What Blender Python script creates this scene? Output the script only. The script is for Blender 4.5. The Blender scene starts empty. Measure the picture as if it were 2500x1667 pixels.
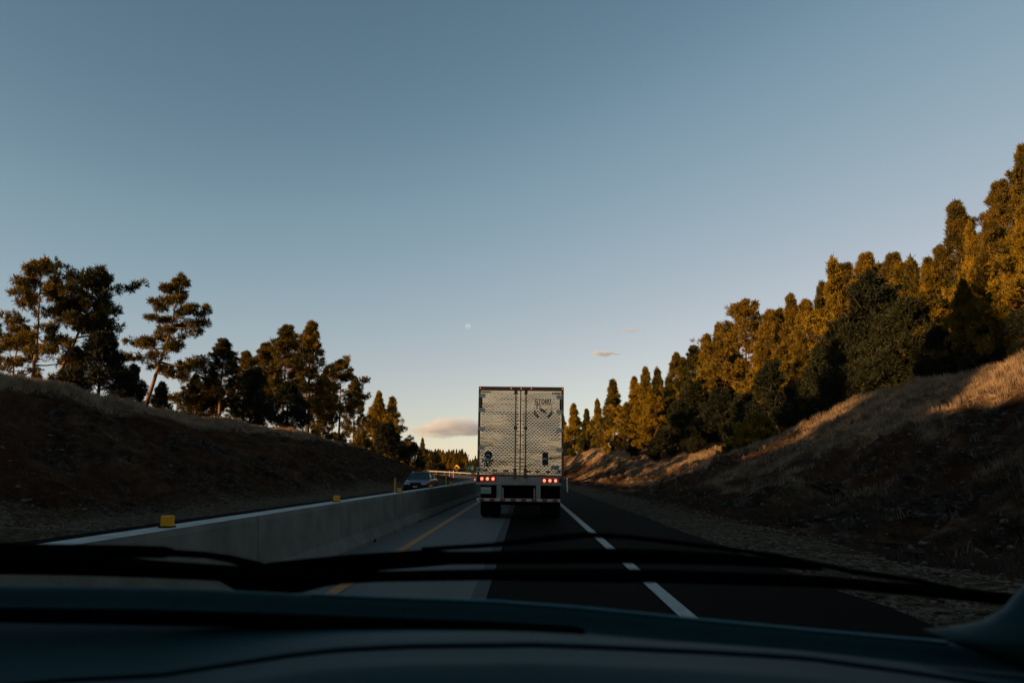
import bpy, math, random
import numpy as np
from mathutils import Vector, Matrix
random.seed(4); rng = np.random.default_rng(7)
S = bpy.context.scene
COL = S.collection
R = math.radians
# ------------------------------------------------------------------ camera
EYE = 1.35; F = 1800.0; PITCH = math.atan(320.5/F); YAW = math.atan(32*math.cos(PITCH)/F)
cd = bpy.data.cameras.new('camera'); cam = bpy.data.objects.new('camera', cd); COL.objects.link(cam)
cam.location = (0, 0, EYE); cam.rotation_euler = (math.pi/2+PITCH, 0, YAW)
cd.sensor_width = 36; cd.lens = F*36/2500; cd.clip_start = 0.05; cd.clip_end = 20000
cd.dof.use_dof = True; cd.dof.focus_distance = 24; cd.dof.aperture_fstop = 4.2
S.camera = cam
CM = Matrix.Rotation(YAW, 3, 'Z') @ Matrix.Rotation(math.pi/2+PITCH, 3, 'X')
def ray(px, py):
    return CM @ Vector(((px-1250)/F, -(py-833.5)/F, -1))
def atY(px, py, Y):                 # point on the sight line at forward distance Y
    d = ray(px, py); t = Y/d.y
    return Vector((d.x*t, Y, EYE+d.z*t))
# ------------------------------------------------------------------ light
SUN_AZ = R(-122); SUN_EL = R(8.3)   # measured from +Y, negative is left
w = bpy.data.worlds.new('World'); S.world = w; w.use_nodes = True
nt = w.node_tree; bg = nt.nodes['Background']
sk = nt.nodes.new('ShaderNodeTexSky'); sk.sky_type = 'NISHITA'; sk.sun_disc = False
sk.sun_elevation = SUN_EL; sk.sun_rotation = SUN_AZ
sk.air_density = 1.0; sk.dust_density = 1.2; sk.ozone_density = 1.6; sk.altitude = 2000
hs = nt.nodes.new('ShaderNodeHueSaturation'); hs.inputs['Saturation'].default_value = 0.72
ti = nt.nodes.new('ShaderNodeMix'); ti.data_type = 'RGBA'; ti.blend_type = 'MULTIPLY'; ti.inputs[0].default_value = 1; ti.inputs[7].default_value = (.94, 1.015, 1.0, 1)
nt.links.new(sk.outputs[0], hs.inputs['Color']); nt.links.new(hs.outputs[0], ti.inputs[6]); 
k1 = nt.nodes.new('ShaderNodeVectorMath'); k1.operation = 'SCALE'; k1.inputs['Scale'].default_value = .191
cv = nt.nodes.new('ShaderNodeRGBCurve'); cv.mapping.extend = 'EXTRAPOLATED'; cv.mapping.use_clip = False
for ch, pts in ((0, [(0, 0), (.155, .109), (.238, .223), (.456, .500), (1, 1.08)]), (1, [(0, 0), (.231, .191), (.356, .337), (.665, .556), (1, .83)]), (2, [(0, 0), (.328, .262), (.485, .413), (.783, .575), (1, .70)])):
    c_ = cv.mapping.curves[ch]
    c_.points[0].location = pts[0]; c_.points[1].location = pts[-1]
    for p_ in pts[1:-1]: c_.points.new(*p_)
cv.mapping.update()
k2 = nt.nodes.new('ShaderNodeVectorMath'); k2.operation = 'SCALE'; k2.inputs['Scale'].default_value = 1/.191
nt.links.new(ti.outputs[2], k1.inputs[0]); nt.links.new(k1.outputs[0], cv.inputs['Color']); nt.links.new(cv.outputs[0], k2.inputs[0]); nt.links.new(k2.outputs[0], bg.inputs[0])
bg.inputs[1].default_value = 0.0892
sl = bpy.data.lights.new('sun', 'SUN'); sl.energy = 5.0; sl.angle = R(0.5); sl.color = (1, 0.57, 0.22)
so = bpy.data.objects.new('sun', sl); COL.objects.link(so)
SD = Vector((math.sin(SUN_AZ)*math.cos(SUN_EL), math.cos(SUN_AZ)*math.cos(SUN_EL), math.sin(SUN_EL)))
so.rotation_euler = SD.to_track_quat('Z', 'Y').to_euler(); so.location = (-60, -60, 60)
S.view_settings.view_transform = 'Standard'; S.view_settings.look = 'None'
S.view_settings.gamma = 1; S.view_settings.exposure = 1.10
try: S.view_settings.use_curve_mapping = False
except Exception: pass
S.render.resolution_x = 1024; S.render.resolution_y = 682
S.cycles.max_bounces = 6; S.cycles.volume_bounces = 3; S.cycles.transparent_max_bounces = 16
# ------------------------------------------------------------------ helpers
def tag(o, label=None, cat=None, group=None, kind=None):
    if label: o['label'] = label
    if cat: o['category'] = cat
    if group: o['group'] = group
    if kind: o['kind'] = kind
    return o
def empty(name, loc=(0, 0, 0), rz=0):
    o = bpy.data.objects.new(name, None); COL.objects.link(o); o.location = loc; o.rotation_euler = (0, 0, rz)
    o.empty_display_size = 0.2
    return o
def linkmesh(name, me, mat=None, parent=None, smooth=False):
    o = bpy.data.objects.new(name, me); COL.objects.link(o)
    if mat: me.materials.append(mat)
    if parent: o.parent = parent
    if smooth: me.polygons.foreach_set('use_smooth', [True]*len(me.polygons))
    return o
def npmesh(name, V, Fa):
    """numpy mesh; Fa is (n,3) or (n,4)"""
    me = bpy.data.meshes.new(name); V = np.asarray(V, dtype=np.float32); Fa = np.asarray(Fa, dtype=np.int32)
    me.vertices.add(len(V)); me.vertices.foreach_set('co', V.ravel())
    n, k = Fa.shape
    me.loops.add(n*k); me.loops.foreach_set('vertex_index', Fa.ravel())
    me.polygons.add(n); me.polygons.foreach_set('loop_start', np.arange(n, dtype=np.int32)*k)
    me.polygons.foreach_set('loop_total', np.full(n, k, dtype=np.int32))
    me.update(calc_edges=True)
    return me
class MB:
    def __init__(s): s.v = []; s.f = []
    def add(s, vs, fs):
        b = len(s.v); s.v += [tuple(p) for p in vs]; s.f += [tuple(i+b for i in f) for f in fs]; return s
    def box(s, x0, x1, y0, y1, z0, z1, bev=0.0):
        if bev <= 0:
            return s.add([(x0,y0,z0),(x1,y0,z0),(x1,y1,z0),(x0,y1,z0),(x0,y0,z1),(x1,y0,z1),(x1,y1,z1),(x0,y1,z1)],
                [(0,3,2,1),(4,5,6,7),(0,1,5,4),(1,2,6,5),(2,3,7,6),(3,0,4,7)])
        b = bev; rings = []
        for (z, i) in ((z0, b), (z0+b, 0), (z1-b, 0), (z1, b)):
            c = b
            rings.append([(x0+i+c*(1 if i==0 else .5), y0+i, z), (x1-i-c*(1 if i==0 else .5), y0+i, z), (x1-i, y0+i+c, z), (x1-i, y1-i-c, z),
                          (x1-i-c, y1-i, z), (x0+i+c, y1-i, z), (x0+i, y1-i-c, z), (x0+i, y0+i+c, z)])
        return s.loft(rings, True)
    def loft(s, rings, caps=True, closed=True):
        n = len(rings[0]); b = len(s.v)
        for r in rings: s.v += [tuple(p) for p in r]
        m = n if closed else n-1
        for i in range(len(rings)-1):
            for j in range(m):
                k = (j+1) % n
                s.f.append((b+i*n+j, b+i*n+k, b+(i+1)*n+k, b+(i+1)*n+j))
        if caps:
            s.f.append(tuple(b+j for j in range(n))[::-1]); s.f.append(tuple(b+(len(rings)-1)*n+j for j in range(n)))
        return s
    def tube(s, pts, rads, n=8, caps=True):
        pts = [Vector(p) for p in pts]; rings = []
        if not hasattr(rads, '__len__'): rads = [rads]*len(pts)
        up = None
        for i, p in enumerate(pts):
            t = (pts[min(i+1, len(pts)-1)]-pts[max(i-1, 0)]).normalized()
            if up is None: up = Vector((0, 0, 1)) if abs(t.z) < .9 else Vector((1, 0, 0))
            a = t.cross(up).normalized(); b = a.cross(t).normalized(); up = b
            rings.append([p+(a*math.cos(q*2*math.pi/n)+b*math.sin(q*2*math.pi/n))*rads[i] for q in range(n)])
        return s.loft(rings, caps)
    def cyl(s, c, r, axis, d, n=20, rx=None):
        c = Vector(c); a = {'x': (Vector((0,1,0)), Vector((0,0,1)), Vector((1,0,0))), 'y': (Vector((1,0,0)), Vector((0,0,1)), Vector((0,1,0))),
             'z': (Vector((1,0,0)), Vector((0,1,0)), Vector((0,0,1)))}[axis]
        rx = rx or r
        return s.loft([[c+a[0]*math.cos(q*2*math.pi/n)*rx+a[1]*math.sin(q*2*math.pi/n)*r+a[2]*e for q in range(n)] for e in (-d/2, d/2)])
    def build(s, name, mat, parent=None, smooth=False, loc=None):
        me = bpy.data.meshes.new(name); me.from_pydata(s.v, [], s.f); me.update()
        import bmesh
        bm = bmesh.new(); bm.from_mesh(me); bmesh.ops.recalc_face_normals(bm, faces=bm.faces); bm.to_mesh(me); bm.free()
        o = linkmesh(name, me, mat, parent, smooth)
        if loc: o.location = loc
        return o
def bevel(o, wdt, seg=2):
    m = o.modifiers.new('bevel', 'BEVEL'); m.width = wdt; m.segments = seg; m.limit_method = 'ANGLE'; m.angle_limit = R(30); return o
def smooth_interp(x, xs, ys):
    return np.interp(x, xs, ys)
def sstep(a, b, x):
    t = np.clip((x-a)/(b-a), 0, 1); return t*t*(3-2*t)
# value noise -----------------------------------------------------------------
_tab = rng.random((256, 256))
def vnoise(x, y):
    xi = np.floor(x).astype(int); yi = np.floor(y).astype(int); fx = x-xi; fy = y-yi
    fx = fx*fx*(3-2*fx); fy = fy*fy*(3-2*fy)
    g = lambda a, b: _tab[a & 255, b & 255]
    return (g(xi, yi)*(1-fx)+g(xi+1, yi)*fx)*(1-fy)+(g(xi, yi+1)*(1-fx)+g(xi+1, yi+1)*fx)*fy
def fbm(x, y, o=4):
    r = 0; a = .5; t = 0
    for i in range(o): r = r+a*vnoise(x*2**i+17*i, y*2**i+31*i); t += a; a *= .5
    return r/t
# ------------------------------------------------------------------ materials
def mat(name, col, rough=.6, metal=0, var=0.0, scale=5, bump=0, bscale=40, spec=None, col2=None, stretch=None):
    if spec is None: spec = .3
    m = bpy.data.materials.new(name); m.use_nodes = True; n = m.node_tree.nodes; l = m.node_tree.links
    b = n['Principled BSDF']; b.inputs['Roughness'].default_value = rough; b.inputs['Metallic'].default_value = metal
    if spec is not None: b.inputs['Specular IOR Level'].default_value = spec
    tc = n.new('ShaderNodeTexCoord'); mp = n.new('ShaderNodeMapping'); l.new(tc.outputs['Object'], mp.inputs[0])
    if stretch: mp.inputs['Scale'].default_value = stretch
    c2 = col2 or tuple(c*(1-var) for c in col)
    nz = n.new('ShaderNodeTexNoise'); nz.inputs['Scale'].default_value = scale; nz.inputs['Detail'].default_value = 6
    nz.inputs['Roughness'].default_value = .62
    l.new(mp.outputs[0], nz.inputs[0])
    cr = n.new('ShaderNodeValToRGB'); cr.color_ramp.elements[0].position = .35; cr.color_ramp.elements[1].position = .65
    cr.color_ramp.elements[0].color = (*c2, 1); cr.color_ramp.elements[1].color = (*col, 1)
    l.new(nz.outputs[0], cr.inputs[0]); l.new(cr.outputs[0], b.inputs['Base Color'])
    if bump:
        n2 = n.new('ShaderNodeTexNoise'); n2.inputs['Scale'].default_value = bscale; n2.inputs['Detail'].default_value = 5
        l.new(mp.outputs[0], n2.inputs[0]); bp = n.new('ShaderNodeBump'); bp.inputs['Strength'].default_value = bump
        bp.inputs['Distance'].default_value = .05
        l.new(n2.outputs[0], bp.inputs['Height']); l.new(bp.outputs[0], b.inputs['Normal'])
    return m
def emis(name, col, st, base=None):
    m = mat(name, base or col, .4); b = m.node_tree.nodes['Principled BSDF']
    b.inputs['Emission Color'].default_value = (*col, 1); b.inputs['Emission Strength'].default_value = st
    return m
def foliage(name, c1, c2, trans=.25):
    m = bpy.data.materials.new(name); m.use_nodes = True; n = m.node_tree.nodes; l = m.node_tree.links
    b = n['Principled BSDF']; out = n['Material Output']; b.inputs['Roughness'].default_value = .65
    b.inputs['Specular IOR Level'].default_value = .2
    tc = n.new('ShaderNodeTexCoord'); nz = n.new('ShaderNodeTexNoise'); nz.inputs['Scale'].default_value = 1.3; nz.inputs['Detail'].default_value = 3
    l.new(tc.outputs['Object'], nz.inputs[0])
    oi = n.new('ShaderNodeObjectInfo')
    ad = n.new('ShaderNodeMath'); ad.operation = 'MULTIPLY_ADD'; ad.inputs[1].default_value = .5; l.new(oi.outputs['Random'], ad.inputs[0])
    ml = n.new('ShaderNodeMath'); ml.operation = 'MULTIPLY_ADD'; ml.inputs[1].default_value = 1.4; ml.inputs[2].default_value = -.45
    l.new(nz.outputs[0], ml.inputs[0]); l.new(ml.outputs[0], ad.inputs[2])
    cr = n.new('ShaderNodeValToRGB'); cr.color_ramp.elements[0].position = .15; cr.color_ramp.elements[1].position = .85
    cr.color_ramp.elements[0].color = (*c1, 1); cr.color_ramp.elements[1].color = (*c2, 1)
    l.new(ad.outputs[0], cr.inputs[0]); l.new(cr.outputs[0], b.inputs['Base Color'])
    tr = n.new('ShaderNodeBsdfTranslucent'); l.new(cr.outputs[0], tr.inputs[0])
    mx = n.new('ShaderNodeMixShader'); mx.inputs[0].default_value = trans
    l.new(b.outputs[0], mx.inputs[1]); l.new(tr.outputs[0], mx.inputs[2]); l.new(mx.outputs[0], out.inputs[0])
    return m
M = {}
M['pine'] = foliage('pine needles', (.014, .020, .005), (.15, .090, .005))
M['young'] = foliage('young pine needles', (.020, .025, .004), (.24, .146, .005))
M['juniper'] = foliage('juniper foliage', (.006, .009, .004), (.018, .020, .006), .12)
M['bark'] = mat('pine bark', (.20, .105, .055), .9, var=.6, scale=3, bump=.6, bscale=14, stretch=(1, 1, .25))
M['barkdark'] = mat('dark bark', (.06, .04, .028), .9, var=.5, scale=3, bump=.5, bscale=14)
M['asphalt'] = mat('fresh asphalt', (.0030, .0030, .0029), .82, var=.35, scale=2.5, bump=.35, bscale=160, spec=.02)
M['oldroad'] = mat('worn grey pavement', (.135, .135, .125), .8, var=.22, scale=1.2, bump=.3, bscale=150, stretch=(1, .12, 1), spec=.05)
M['seam'] = mat('pavement seam', (.075, .078, .074), .8, var=.3, scale=4, bump=.2, spec=.05)
M['concrete'] = mat('barrier concrete', (.17, .155, .125), .85, var=.38, scale=1.6, bump=.3, bscale=60)
M['yellow'] = mat('yellow road paint', (.40, .150, .014), .7, var=.3, scale=14, stretch=(1, .4, 1))
M['white'] = mat('white road paint', (.34, .34, .31), .7, var=.25, scale=14, stretch=(1, .4, 1))
M['grass'] = foliage('dry grass', (.10, .07, .042), (.40, .28, .175), .3)
M['stone'] = mat('verge stones', (.13, .098, .066), .9, var=.55, scale=2)
M['black'] = mat('black rubber', (.004, .004, .004), .7, bump=.2, bscale=30, spec=.05)
M['dark'] = mat('dark steel', (.008, .008, .008), .5, var=.3, spec=.15)
M['refl'] = mat('amber reflector', (.85, .36, .006), .45, var=.35, scale=30)
M['galv'] = mat('galvanised steel', (.42, .42, .41), .45, metal=.5, var=.3, scale=8)
# ------------------------------------------------------------------ road geometry
RC = 110.0; Y0 = 135.0; PH = 1.05
def road_z(s):
    return smooth_interp(s, [-3000, -230, -140, -60, 70, 105, 135, 165, 190, 217, 250, 300, 3000], [5, 5, 3.5, 0, 0, .05, .2, .22, .35, 1.2, 3.0, 3.8, 3.8])  # rise behind the viewpoint, unseen, added to darken the trailer doors' reflection
def su(x, y):
    x = np.asarray(x, float); y = np.asarray(y, float)
    s = y.copy(); u = x.copy()
    dx = x+RC; dy = y-Y0; ph = np.arctan2(dy, dx); r = np.hypot(dx, dy)
    m = (dy > 0) & (ph <= PH); s = np.where(m, Y0+RC*ph, s); u = np.where(m, r-RC, u)
    m2 = (dy > 0) & (ph > PH)
    T = (-RC+RC*math.cos(PH), Y0+RC*math.sin(PH))
    s2 = Y0+RC*PH+(x-T[0])*(-math.sin(PH))+(y-T[1])*math.cos(PH); u2 = (x-T[0])*math.cos(PH)+(y-T[1])*math.sin(PH)
    return np.where(m2, s2, s), np.where(m2, u2, u)
def xy(s, u):
    if s <= Y0: return (u, s)
    ph = (s-Y0)/RC
    if ph <= PH: return (-RC+(RC+u)*math.cos(ph), Y0+(RC+u)*math.sin(ph))
    d = s-Y0-RC*PH
    return (-RC+(RC+u)*math.cos(PH)-d*math.sin(PH), Y0+(RC+u)*math.sin(PH)+d*math.cos(PH))
UL, UR = -10.1, 3.7
def ground_h(x, y, noise=True):
    x = np.asarray(x, float); y = np.asarray(y, float); s, u = su(x, y)
    zr = road_z(s)
    # right side
    hR = smooth_interp(s, [-80, -10, 20, 40, 46, 55, 64, 74, 100, 125, 150, 172, 200, 235, 300], [8.5, 7.5, 6.0, 6.5, 6.4, 5.0, 3.2, 2.4, 2.7, 4.4, 5.7, 4.3, .8, .3, .3])
    uc = smooth_interp(s, [-80, 45, 60, 75, 110, 150, 200], [21, 21, 20.5, 17.5, 15, 14.5, 15])
    t = np.clip((u-6.0)/(uc-6.0), 0, 1)
    prof = t**1.4*(1-.08*t)/.92
    back = np.clip(u-uc, 0, 60); gb = smooth_interp(s, [0, 45, 75, 110, 150, 220], [.10, .12, .26, .20, .13, .08])
    hr = .05*np.clip((u-UR)/2, 0, 1)+hR*prof+back*gb*np.exp(-back/60)
    # left side
    hL = smooth_interp(s, [-120, -30, 8, 20, 26, 95, 110, 128, 150, 200], [12, 11, 10.2, 6.6, 5.1, 4.9, 4.4, 2.6, .9, .3])  # bank behind the viewpoint, unseen, raised to shade the lower right bank
    v = np.clip(UL-u, 0, None); tl = np.clip((v-2.6)/10.2, 0, 1)
    proL = .35*tl+.65*np.sin(tl*math.pi/2)**1.15
    bl = np.clip(v-12.8, 0, 60); gl = smooth_interp(s, [-30, 30, 85, 120, 150], [.16, .20, .17, .05, .02])
    hl = .04*np.clip(v/2, 0, 1)+hL*proL+bl*gl*np.exp(-bl/50)
    h = np.where(u > UR, hr, np.where(u < UL, hl, 0))
    if noise:
        sl_r = sstep(5.0, 9, u)*sstep(60, 20, u*0+np.abs(u)); sl_l = sstep(1.8, 5, v)
        amp = np.where(u > 0, sl_r, sl_l)
        n1 = fbm(x*.13+40, y*.10+9, 3)-.5; n2 = fbm(x*.5+3, y*.42+7, 4)-.5; n3 = np.abs(fbm(x*1.4+90, y*.9+11, 3)-.5)
        h = h+amp*(n1*1.6+n2*1.0-n3*.8)
        gul = np.abs(fbm(s*.33+np.abs(u)*.05, np.abs(u)*.06+20, 3)-.5)*2
        h = h-amp*np.where(u > 0, t*(1-t)*4, tl*(1-tl)*4)*(1-gul)**3*.9
        n4 = fbm(x*2.2, y*2.2, 2)-.5
        h = h+np.where((u > UR+.3) | (u < UL-.3), n4*.10, 0)
    far = np.clip((np.hypot(x, y)-420)/600, 0, 1); h = h*(1-far)
    return zr+h-np.where((u > UL) & (u < UR), .06, .03)
# terrain sheet (structure)
def axis(segs):
    a = [np.arange(p, q, st) for p, q, st in segs]; return np.concatenate(a+[np.array([segs[-1][1]])])
XS = axis([(-6000, -1000, 1000), (-1000, -200, 100), (-200, -60, 8), (-60, -30, 1.6), (-30, -8, .32), (-8, 3, 2.6), (3, 26, .30), (26, 50, 1.2), (50, 200, 10), (200, 1000, 100), (1000, 6000, 1000)])
YS = axis([(-3000, -400, 400), (-400, -60, 30), (-60, 0, 3), (0, 16, 1), (16, 80, .36), (80, 170, .9), (170, 300, 4), (300, 700, 20), (700, 9000, 600)])
GX, GY = np.meshgrid(XS, YS, indexing='ij'); GZ = ground_h(GX, GY)
nx, ny = GX.shape; idx = np.arange(nx*ny).reshape(nx, ny)
FA = np.stack([idx[:-1, :-1], idx[1:, :-1], idx[1:, 1:], idx[:-1, 1:]], -1).reshape(-1, 4)
gm = npmesh('ground', np.stack([GX, GY, GZ], -1).reshape(-1, 3), FA)
gs, gu = su(GX, GY)
def zones(x, y):
    s, u = su(x, y); x = np.asarray(x, float); y = np.asarray(y, float)
    z = ground_h(x, y)
    patch = fbm(x*.22+5, y*.16+50, 4)
    hR = smooth_interp(s, [0, 45, 60, 72, 110, 150], [2.3, 2.3, 2.1, 1.8, 2.2, 2.8])
    gr = np.where(u > 6, sstep(-.9, .9, z-road_z(s)-hR-.3+(patch-.5)*9+(fbm(x*.9+2, y*.6+8, 3)-.5)*4), 0)
    gl = np.where(u < -13, sstep(-.25, .7, z-road_z(s)-4.6+(patch-.5)*2.2)*.9, 0)
    grav = np.where(u > 0, sstep(6.2, 5.0, u+(patch-.5)*2.2), sstep(-14.2, -12.6, u+(patch-.5)*2.0))
    return np.clip(gr+gl, 0, 1), np.clip(grav, 0, 1)
zg, zv = zones(GX, GY)
ca = gm.color_attributes.new('zone', 'FLOAT_COLOR', 'POINT')
ca.data.foreach_set('color', np.stack([zg, zv, np.where(GX > 0, 1.0, 0.0), np.ones_like(zg)], -1).astype(np.float32).ravel())
mg = bpy.data.materials.new('bank soil and rock'); mg.use_nodes = True; n = mg.node_tree.nodes; l = mg.node_tree.links
b = n['Principled BSDF']; b.inputs['Roughness'].default_value = .95; b.inputs['Specular IOR Level'].default_value = 0
at = n.new('ShaderNodeAttribute'); at.attribute_name = 'zone'; sp = n.new('ShaderNodeSeparateColor'); l.new(at.outputs['Color'], sp.inputs[0])
tc = n.new('ShaderNodeTexCoord'); mp = n.new('ShaderNodeMapping'); mp.inputs['Scale'].default_value = (1, .55, 1); l.new(tc.outputs['Object'], mp.inputs[0])
def noise(sc, det=6, ro=.6):
    z = n.new('ShaderNodeTexNoise'); z.inputs['Scale'].default_value = sc; z.inputs['Detail'].default_value = det; z.inputs['Roughness'].default_value = ro
    l.new(mp.outputs[0], z.inputs[0]); return z
def ramp(src, els):
    c = n.new('ShaderNodeValToRGB'); e = c.color_ramp.elements
    while len(e) < len(els): e.new(.5)
    for q, (p, cc) in enumerate(els): e[q].position = p; e[q].color = (*cc, 1)
    l.new(src, c.inputs[0]); return c
def mixc(f, a, bb):
    m_ = n.new('ShaderNodeMix'); m_.data_type = 'RGBA'
    if isinstance(f, float): m_.inputs[0].default_value = f
    else: l.new(f, m_.inputs[0])
    l.new(a, m_.inputs[6]); l.new(bb, m_.inputs[7]); return m_.outputs[2]
soil = ramp(noise(.9, 8, .7).outputs[0], [(.36, (.010, .0055, .003)), (.48, (.038, .021, .012)), (.58, (.085, .048, .028)), (.70, (.16, .115, .08))])
rock = ramp(noise(3.5, 8, .75).outputs[0], [(.40, (.006, .0045, .0038)), (.54, (.030, .024, .019)), (.66, (.15, .135, .115))])
red = ramp(noise(.28, 3).outputs[0], [(.45, (0, 0, 0)), (.62, (1, 1, 1))])
redc = n.new('ShaderNodeRGB'); redc.outputs[0].default_value = (.065, .024, .010, 1)
c1 = mixc(ramp(noise(.5, 4).outputs[0], [(.42, (0, 0, 0)), (.6, (1, 1, 1))]).outputs[0], soil.outputs[0], rock.outputs[0])
mr = n.new('ShaderNodeMath'); mr.operation = 'MULTIPLY'; mr.inputs[1].default_value = .55; l.new(red.outputs[0], mr.inputs[0])
c1 = mixc(mr.outputs[0], c1, redc.outputs[0])
gcol = ramp(noise(2.5, 7, .7).outputs[0], [(.36, (.030, .020, .012)), (.52, (.14, .095, .055)), (.68, (.34, .235, .14))])
vcol = ramp(noise(7, 7, .75).outputs[0], [(.36, (.022, .016, .010)), (.53, (.10, .072, .046)), (.70, (.30, .225, .15))])
c2 = mixc(sp.outputs[0], c1, gcol.outputs[0]); c3 = mixc(sp.outputs[1], c2, vcol.outputs[0])
l.new(c3, b.inputs['Base Color'])
bp = n.new('ShaderNodeBump'); bp.inputs['Strength'].default_value = .9; bp.inputs['Distance'].default_value = .22
l.new(noise(5, 8, .7).outputs[0], bp.inputs['Height']); l.new(bp.outputs[0], b.inputs['Normal'])
ground = linkmesh('ground', gm, mg, None, True); tag(ground, kind='structure')
# road strips ------------------------------------------------------------------
def strip(name, u0, u1, s0, s1, lift, m, ds=3.0, kind='structure', cols=1, jit=0):
    ss = [s0+(s1-s0)*i/max(1, int((s1-s0)/ds)) for i in range(int((s1-s0)/ds)+1)]
    V = []; Fs = []
    for i, s in enumerate(ss):
        for j in range(cols+1):
            u = u0+(u1-u0)*j/cols
            if jit and j in (0, cols): u += (vnoise(np.array([s*1.7]), np.array([j*7.+3]))[0]-.5)*jit
            x, y = xy(s, u); V.append((x, y, float(road_z(s))+lift))
    k = cols+1
    for i in range(len(ss)-1):
        for j in range(cols): Fs.append((i*k+j, i*k+j+1, (i+1)*k+j+1, (i+1)*k+j))
    o = linkmesh(name, npmesh(name, V, Fs), m); tag(o, kind=kind); return o
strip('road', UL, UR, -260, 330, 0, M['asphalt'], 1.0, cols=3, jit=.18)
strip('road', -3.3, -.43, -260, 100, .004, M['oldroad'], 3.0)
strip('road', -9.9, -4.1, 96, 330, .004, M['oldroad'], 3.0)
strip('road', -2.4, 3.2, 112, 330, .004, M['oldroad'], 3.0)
strip('road', -.60, -.43, -260, 100, .008, M['seam'], 3.0)
strip('road_marking', -2.27, -2.12, -260, 330, .012, M['yellow'])
strip('road_marking', 1.46, 1.62, -260, 330, .012, M['white'])
strip('road_marking', -4.6, -4.45, -260, 330, .012, M['yellow'])
strip('road_marking', -8.95, -8.83, -260, 330, .012, M['white'])
# ------------------------------------------------------------------ barrier
def bar_x(s): return -3.32+.00024*min(s, 60)**2 if s < 60 else -3.32+.86
br = empty('concrete_barrier', (bar_x(0), 0, 0))
tag(br, 'long grey concrete median barrier with sloped foot and amber reflectors along its top', 'barrier')
b_ = MB(); half = [(.30, 0), (.30, .075), (.195, .26), (.165, .80), (.150, .85)]
def bar_sec(s, k=1.0):
    c = bar_x(s); rz_ = float(road_z(s)); pts = [(c+a*k, z) for a, z in half]+[(c-a*k, z) for a, z in half[::-1]]
    return [(*xy(s, p), rz_+z) for p, z in pts]
L_ = 6.1
for kseg in range(-4, 22):
    s0 = kseg*L_+2.75
    rings = [bar_sec(s0+.012, .93), bar_sec(s0+.03, 1)]+[bar_sec(s0+q, 1) for q in (2, 4)]+[bar_sec(s0+L_-.03, 1), bar_sec(s0+L_-.012, .93)]
    b_.loft(rings)
wall = b_.build('wall', M['concrete'], br); wall.matrix_parent_inverse = Matrix.Translation(-br.location)
# paler strip on the wall top, skylight put into its colour
M['top'] = mat('concrete paled for skylight', (.50, .49, .45), .85, var=.35, scale=5, spec=.1)
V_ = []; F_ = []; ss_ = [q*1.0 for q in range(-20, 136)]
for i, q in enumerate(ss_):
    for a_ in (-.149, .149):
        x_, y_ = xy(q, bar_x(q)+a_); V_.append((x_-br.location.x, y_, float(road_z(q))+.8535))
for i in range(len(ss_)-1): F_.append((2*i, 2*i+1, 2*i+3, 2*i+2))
linkmesh('skylit_top', npmesh('skylit_top', V_, F_), M['top'], br)
# drain slots at joints
for kseg in range(0, 9):
    q = kseg*L_+2.75
    o = MB().box(bar_x(q)+.302, bar_x(q)+.306, q-.12, q+.12, .01, .065).build('drain_slot', M['black'], br); o.matrix_parent_inverse = Matrix.Translation(-br.location)
r0 = None
for i in range(20):
    s = (6.95, 13.05)[i] if i < 2 else 7.3+i*L_*.98
    if i == 0:
        o = MB().box(-.055, .055, -.03, .03, 0, .105, .008).build('reflector', M['refl'], br)
        MB().box(-.06, .06, -.05, .05, -.002, .012).build('bracket', M['dark'], o); r0 = o
        base = o
    else:
        o = base.copy(); COL.objects.link(o)
        for ch in base.children:
            c = ch.copy(); COL.objects.link(c); c.parent = o
        o.parent = br
    o.location = (bar_x(s)-bar_x(0), s, .857+float(road_z(s)))
# ------------------------------------------------------------------ scatter stuff
def blades(n_, xr, yr, dens, name, m, h0, h1, lean=(.1, .35), wd=.012, power=1.0):
    # more blades near the camera
    yy = yr[0]+(yr[1]-yr[0])*rng.random(n_)**power; xx = rng.uniform(xr[0], xr[1], n_)
    d = dens(xx, yy); keep = rng.random(n_) < d; xx = xx[keep]; yy = yy[keep]
    # clump
    k = 7; xx = np.repeat(xx, k)+rng.normal(0, .07, len(xx)*k); yy = np.repeat(yy, k)+rng.normal(0, .07, len(yy)*k)
    zz = ground_h(xx, yy)-.03; hh = rng.uniform(h0, h1, len(xx)); a = rng.random(len(xx))*6.283
    sc = np.clip(np.hypot(xx, yy)/30, 1, 3)
    wx = np.cos(a)*wd*sc; wy = np.sin(a)*wd*sc
    lx = rng.normal(lean[0], .25, len(xx))*hh; ly = rng.normal(lean[1], .3, len(xx))*hh
    V = np.stack([np.stack([xx-wx, yy-wy, zz], -1), np.stack([xx+wx, yy+wy, zz], -1), np.stack([xx+lx, yy+ly, zz+hh], -1)], 1).reshape(-1, 3)
    me = npmesh(name, V, np.arange(len(V)).reshape(-1, 3)); o = linkmesh(name, me, m); return tag(o, kind='stuff')
M['scrub'] = foliage('dead brown scrub', (.016, .010, .006), (.075, .045, .024), .2)
g1 = blades(70000, (8, 27), (14, 110), lambda x, y: .012+.98*zones(x, y)[0]**1.3, 'dry_grass', M['grass'], .12, .38, wd=.008, power=1.5)
tag(g1, 'pale dry grass over the sloping right bank', 'grass')
g2 = blades(42000, (-32, -21), (24, 110), lambda x, y: zones(x, y)[0], 'dry_grass', M['grass'], .15, .42, power=1.3)
tag(g2, 'thin dry grass along the crest of the left bank', 'grass')
g3 = blades(26000, (6.2, 20), (9, 80), lambda x, y: (fbm(x*.8+60, y*.6, 3) > .5)*.9+.06, 'dry_scrub', M['scrub'], .05, .22, wd=.012, power=1.5)
tag(g3, 'low dead brown scrub and weeds over the lower right bank', 'scrub')
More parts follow.
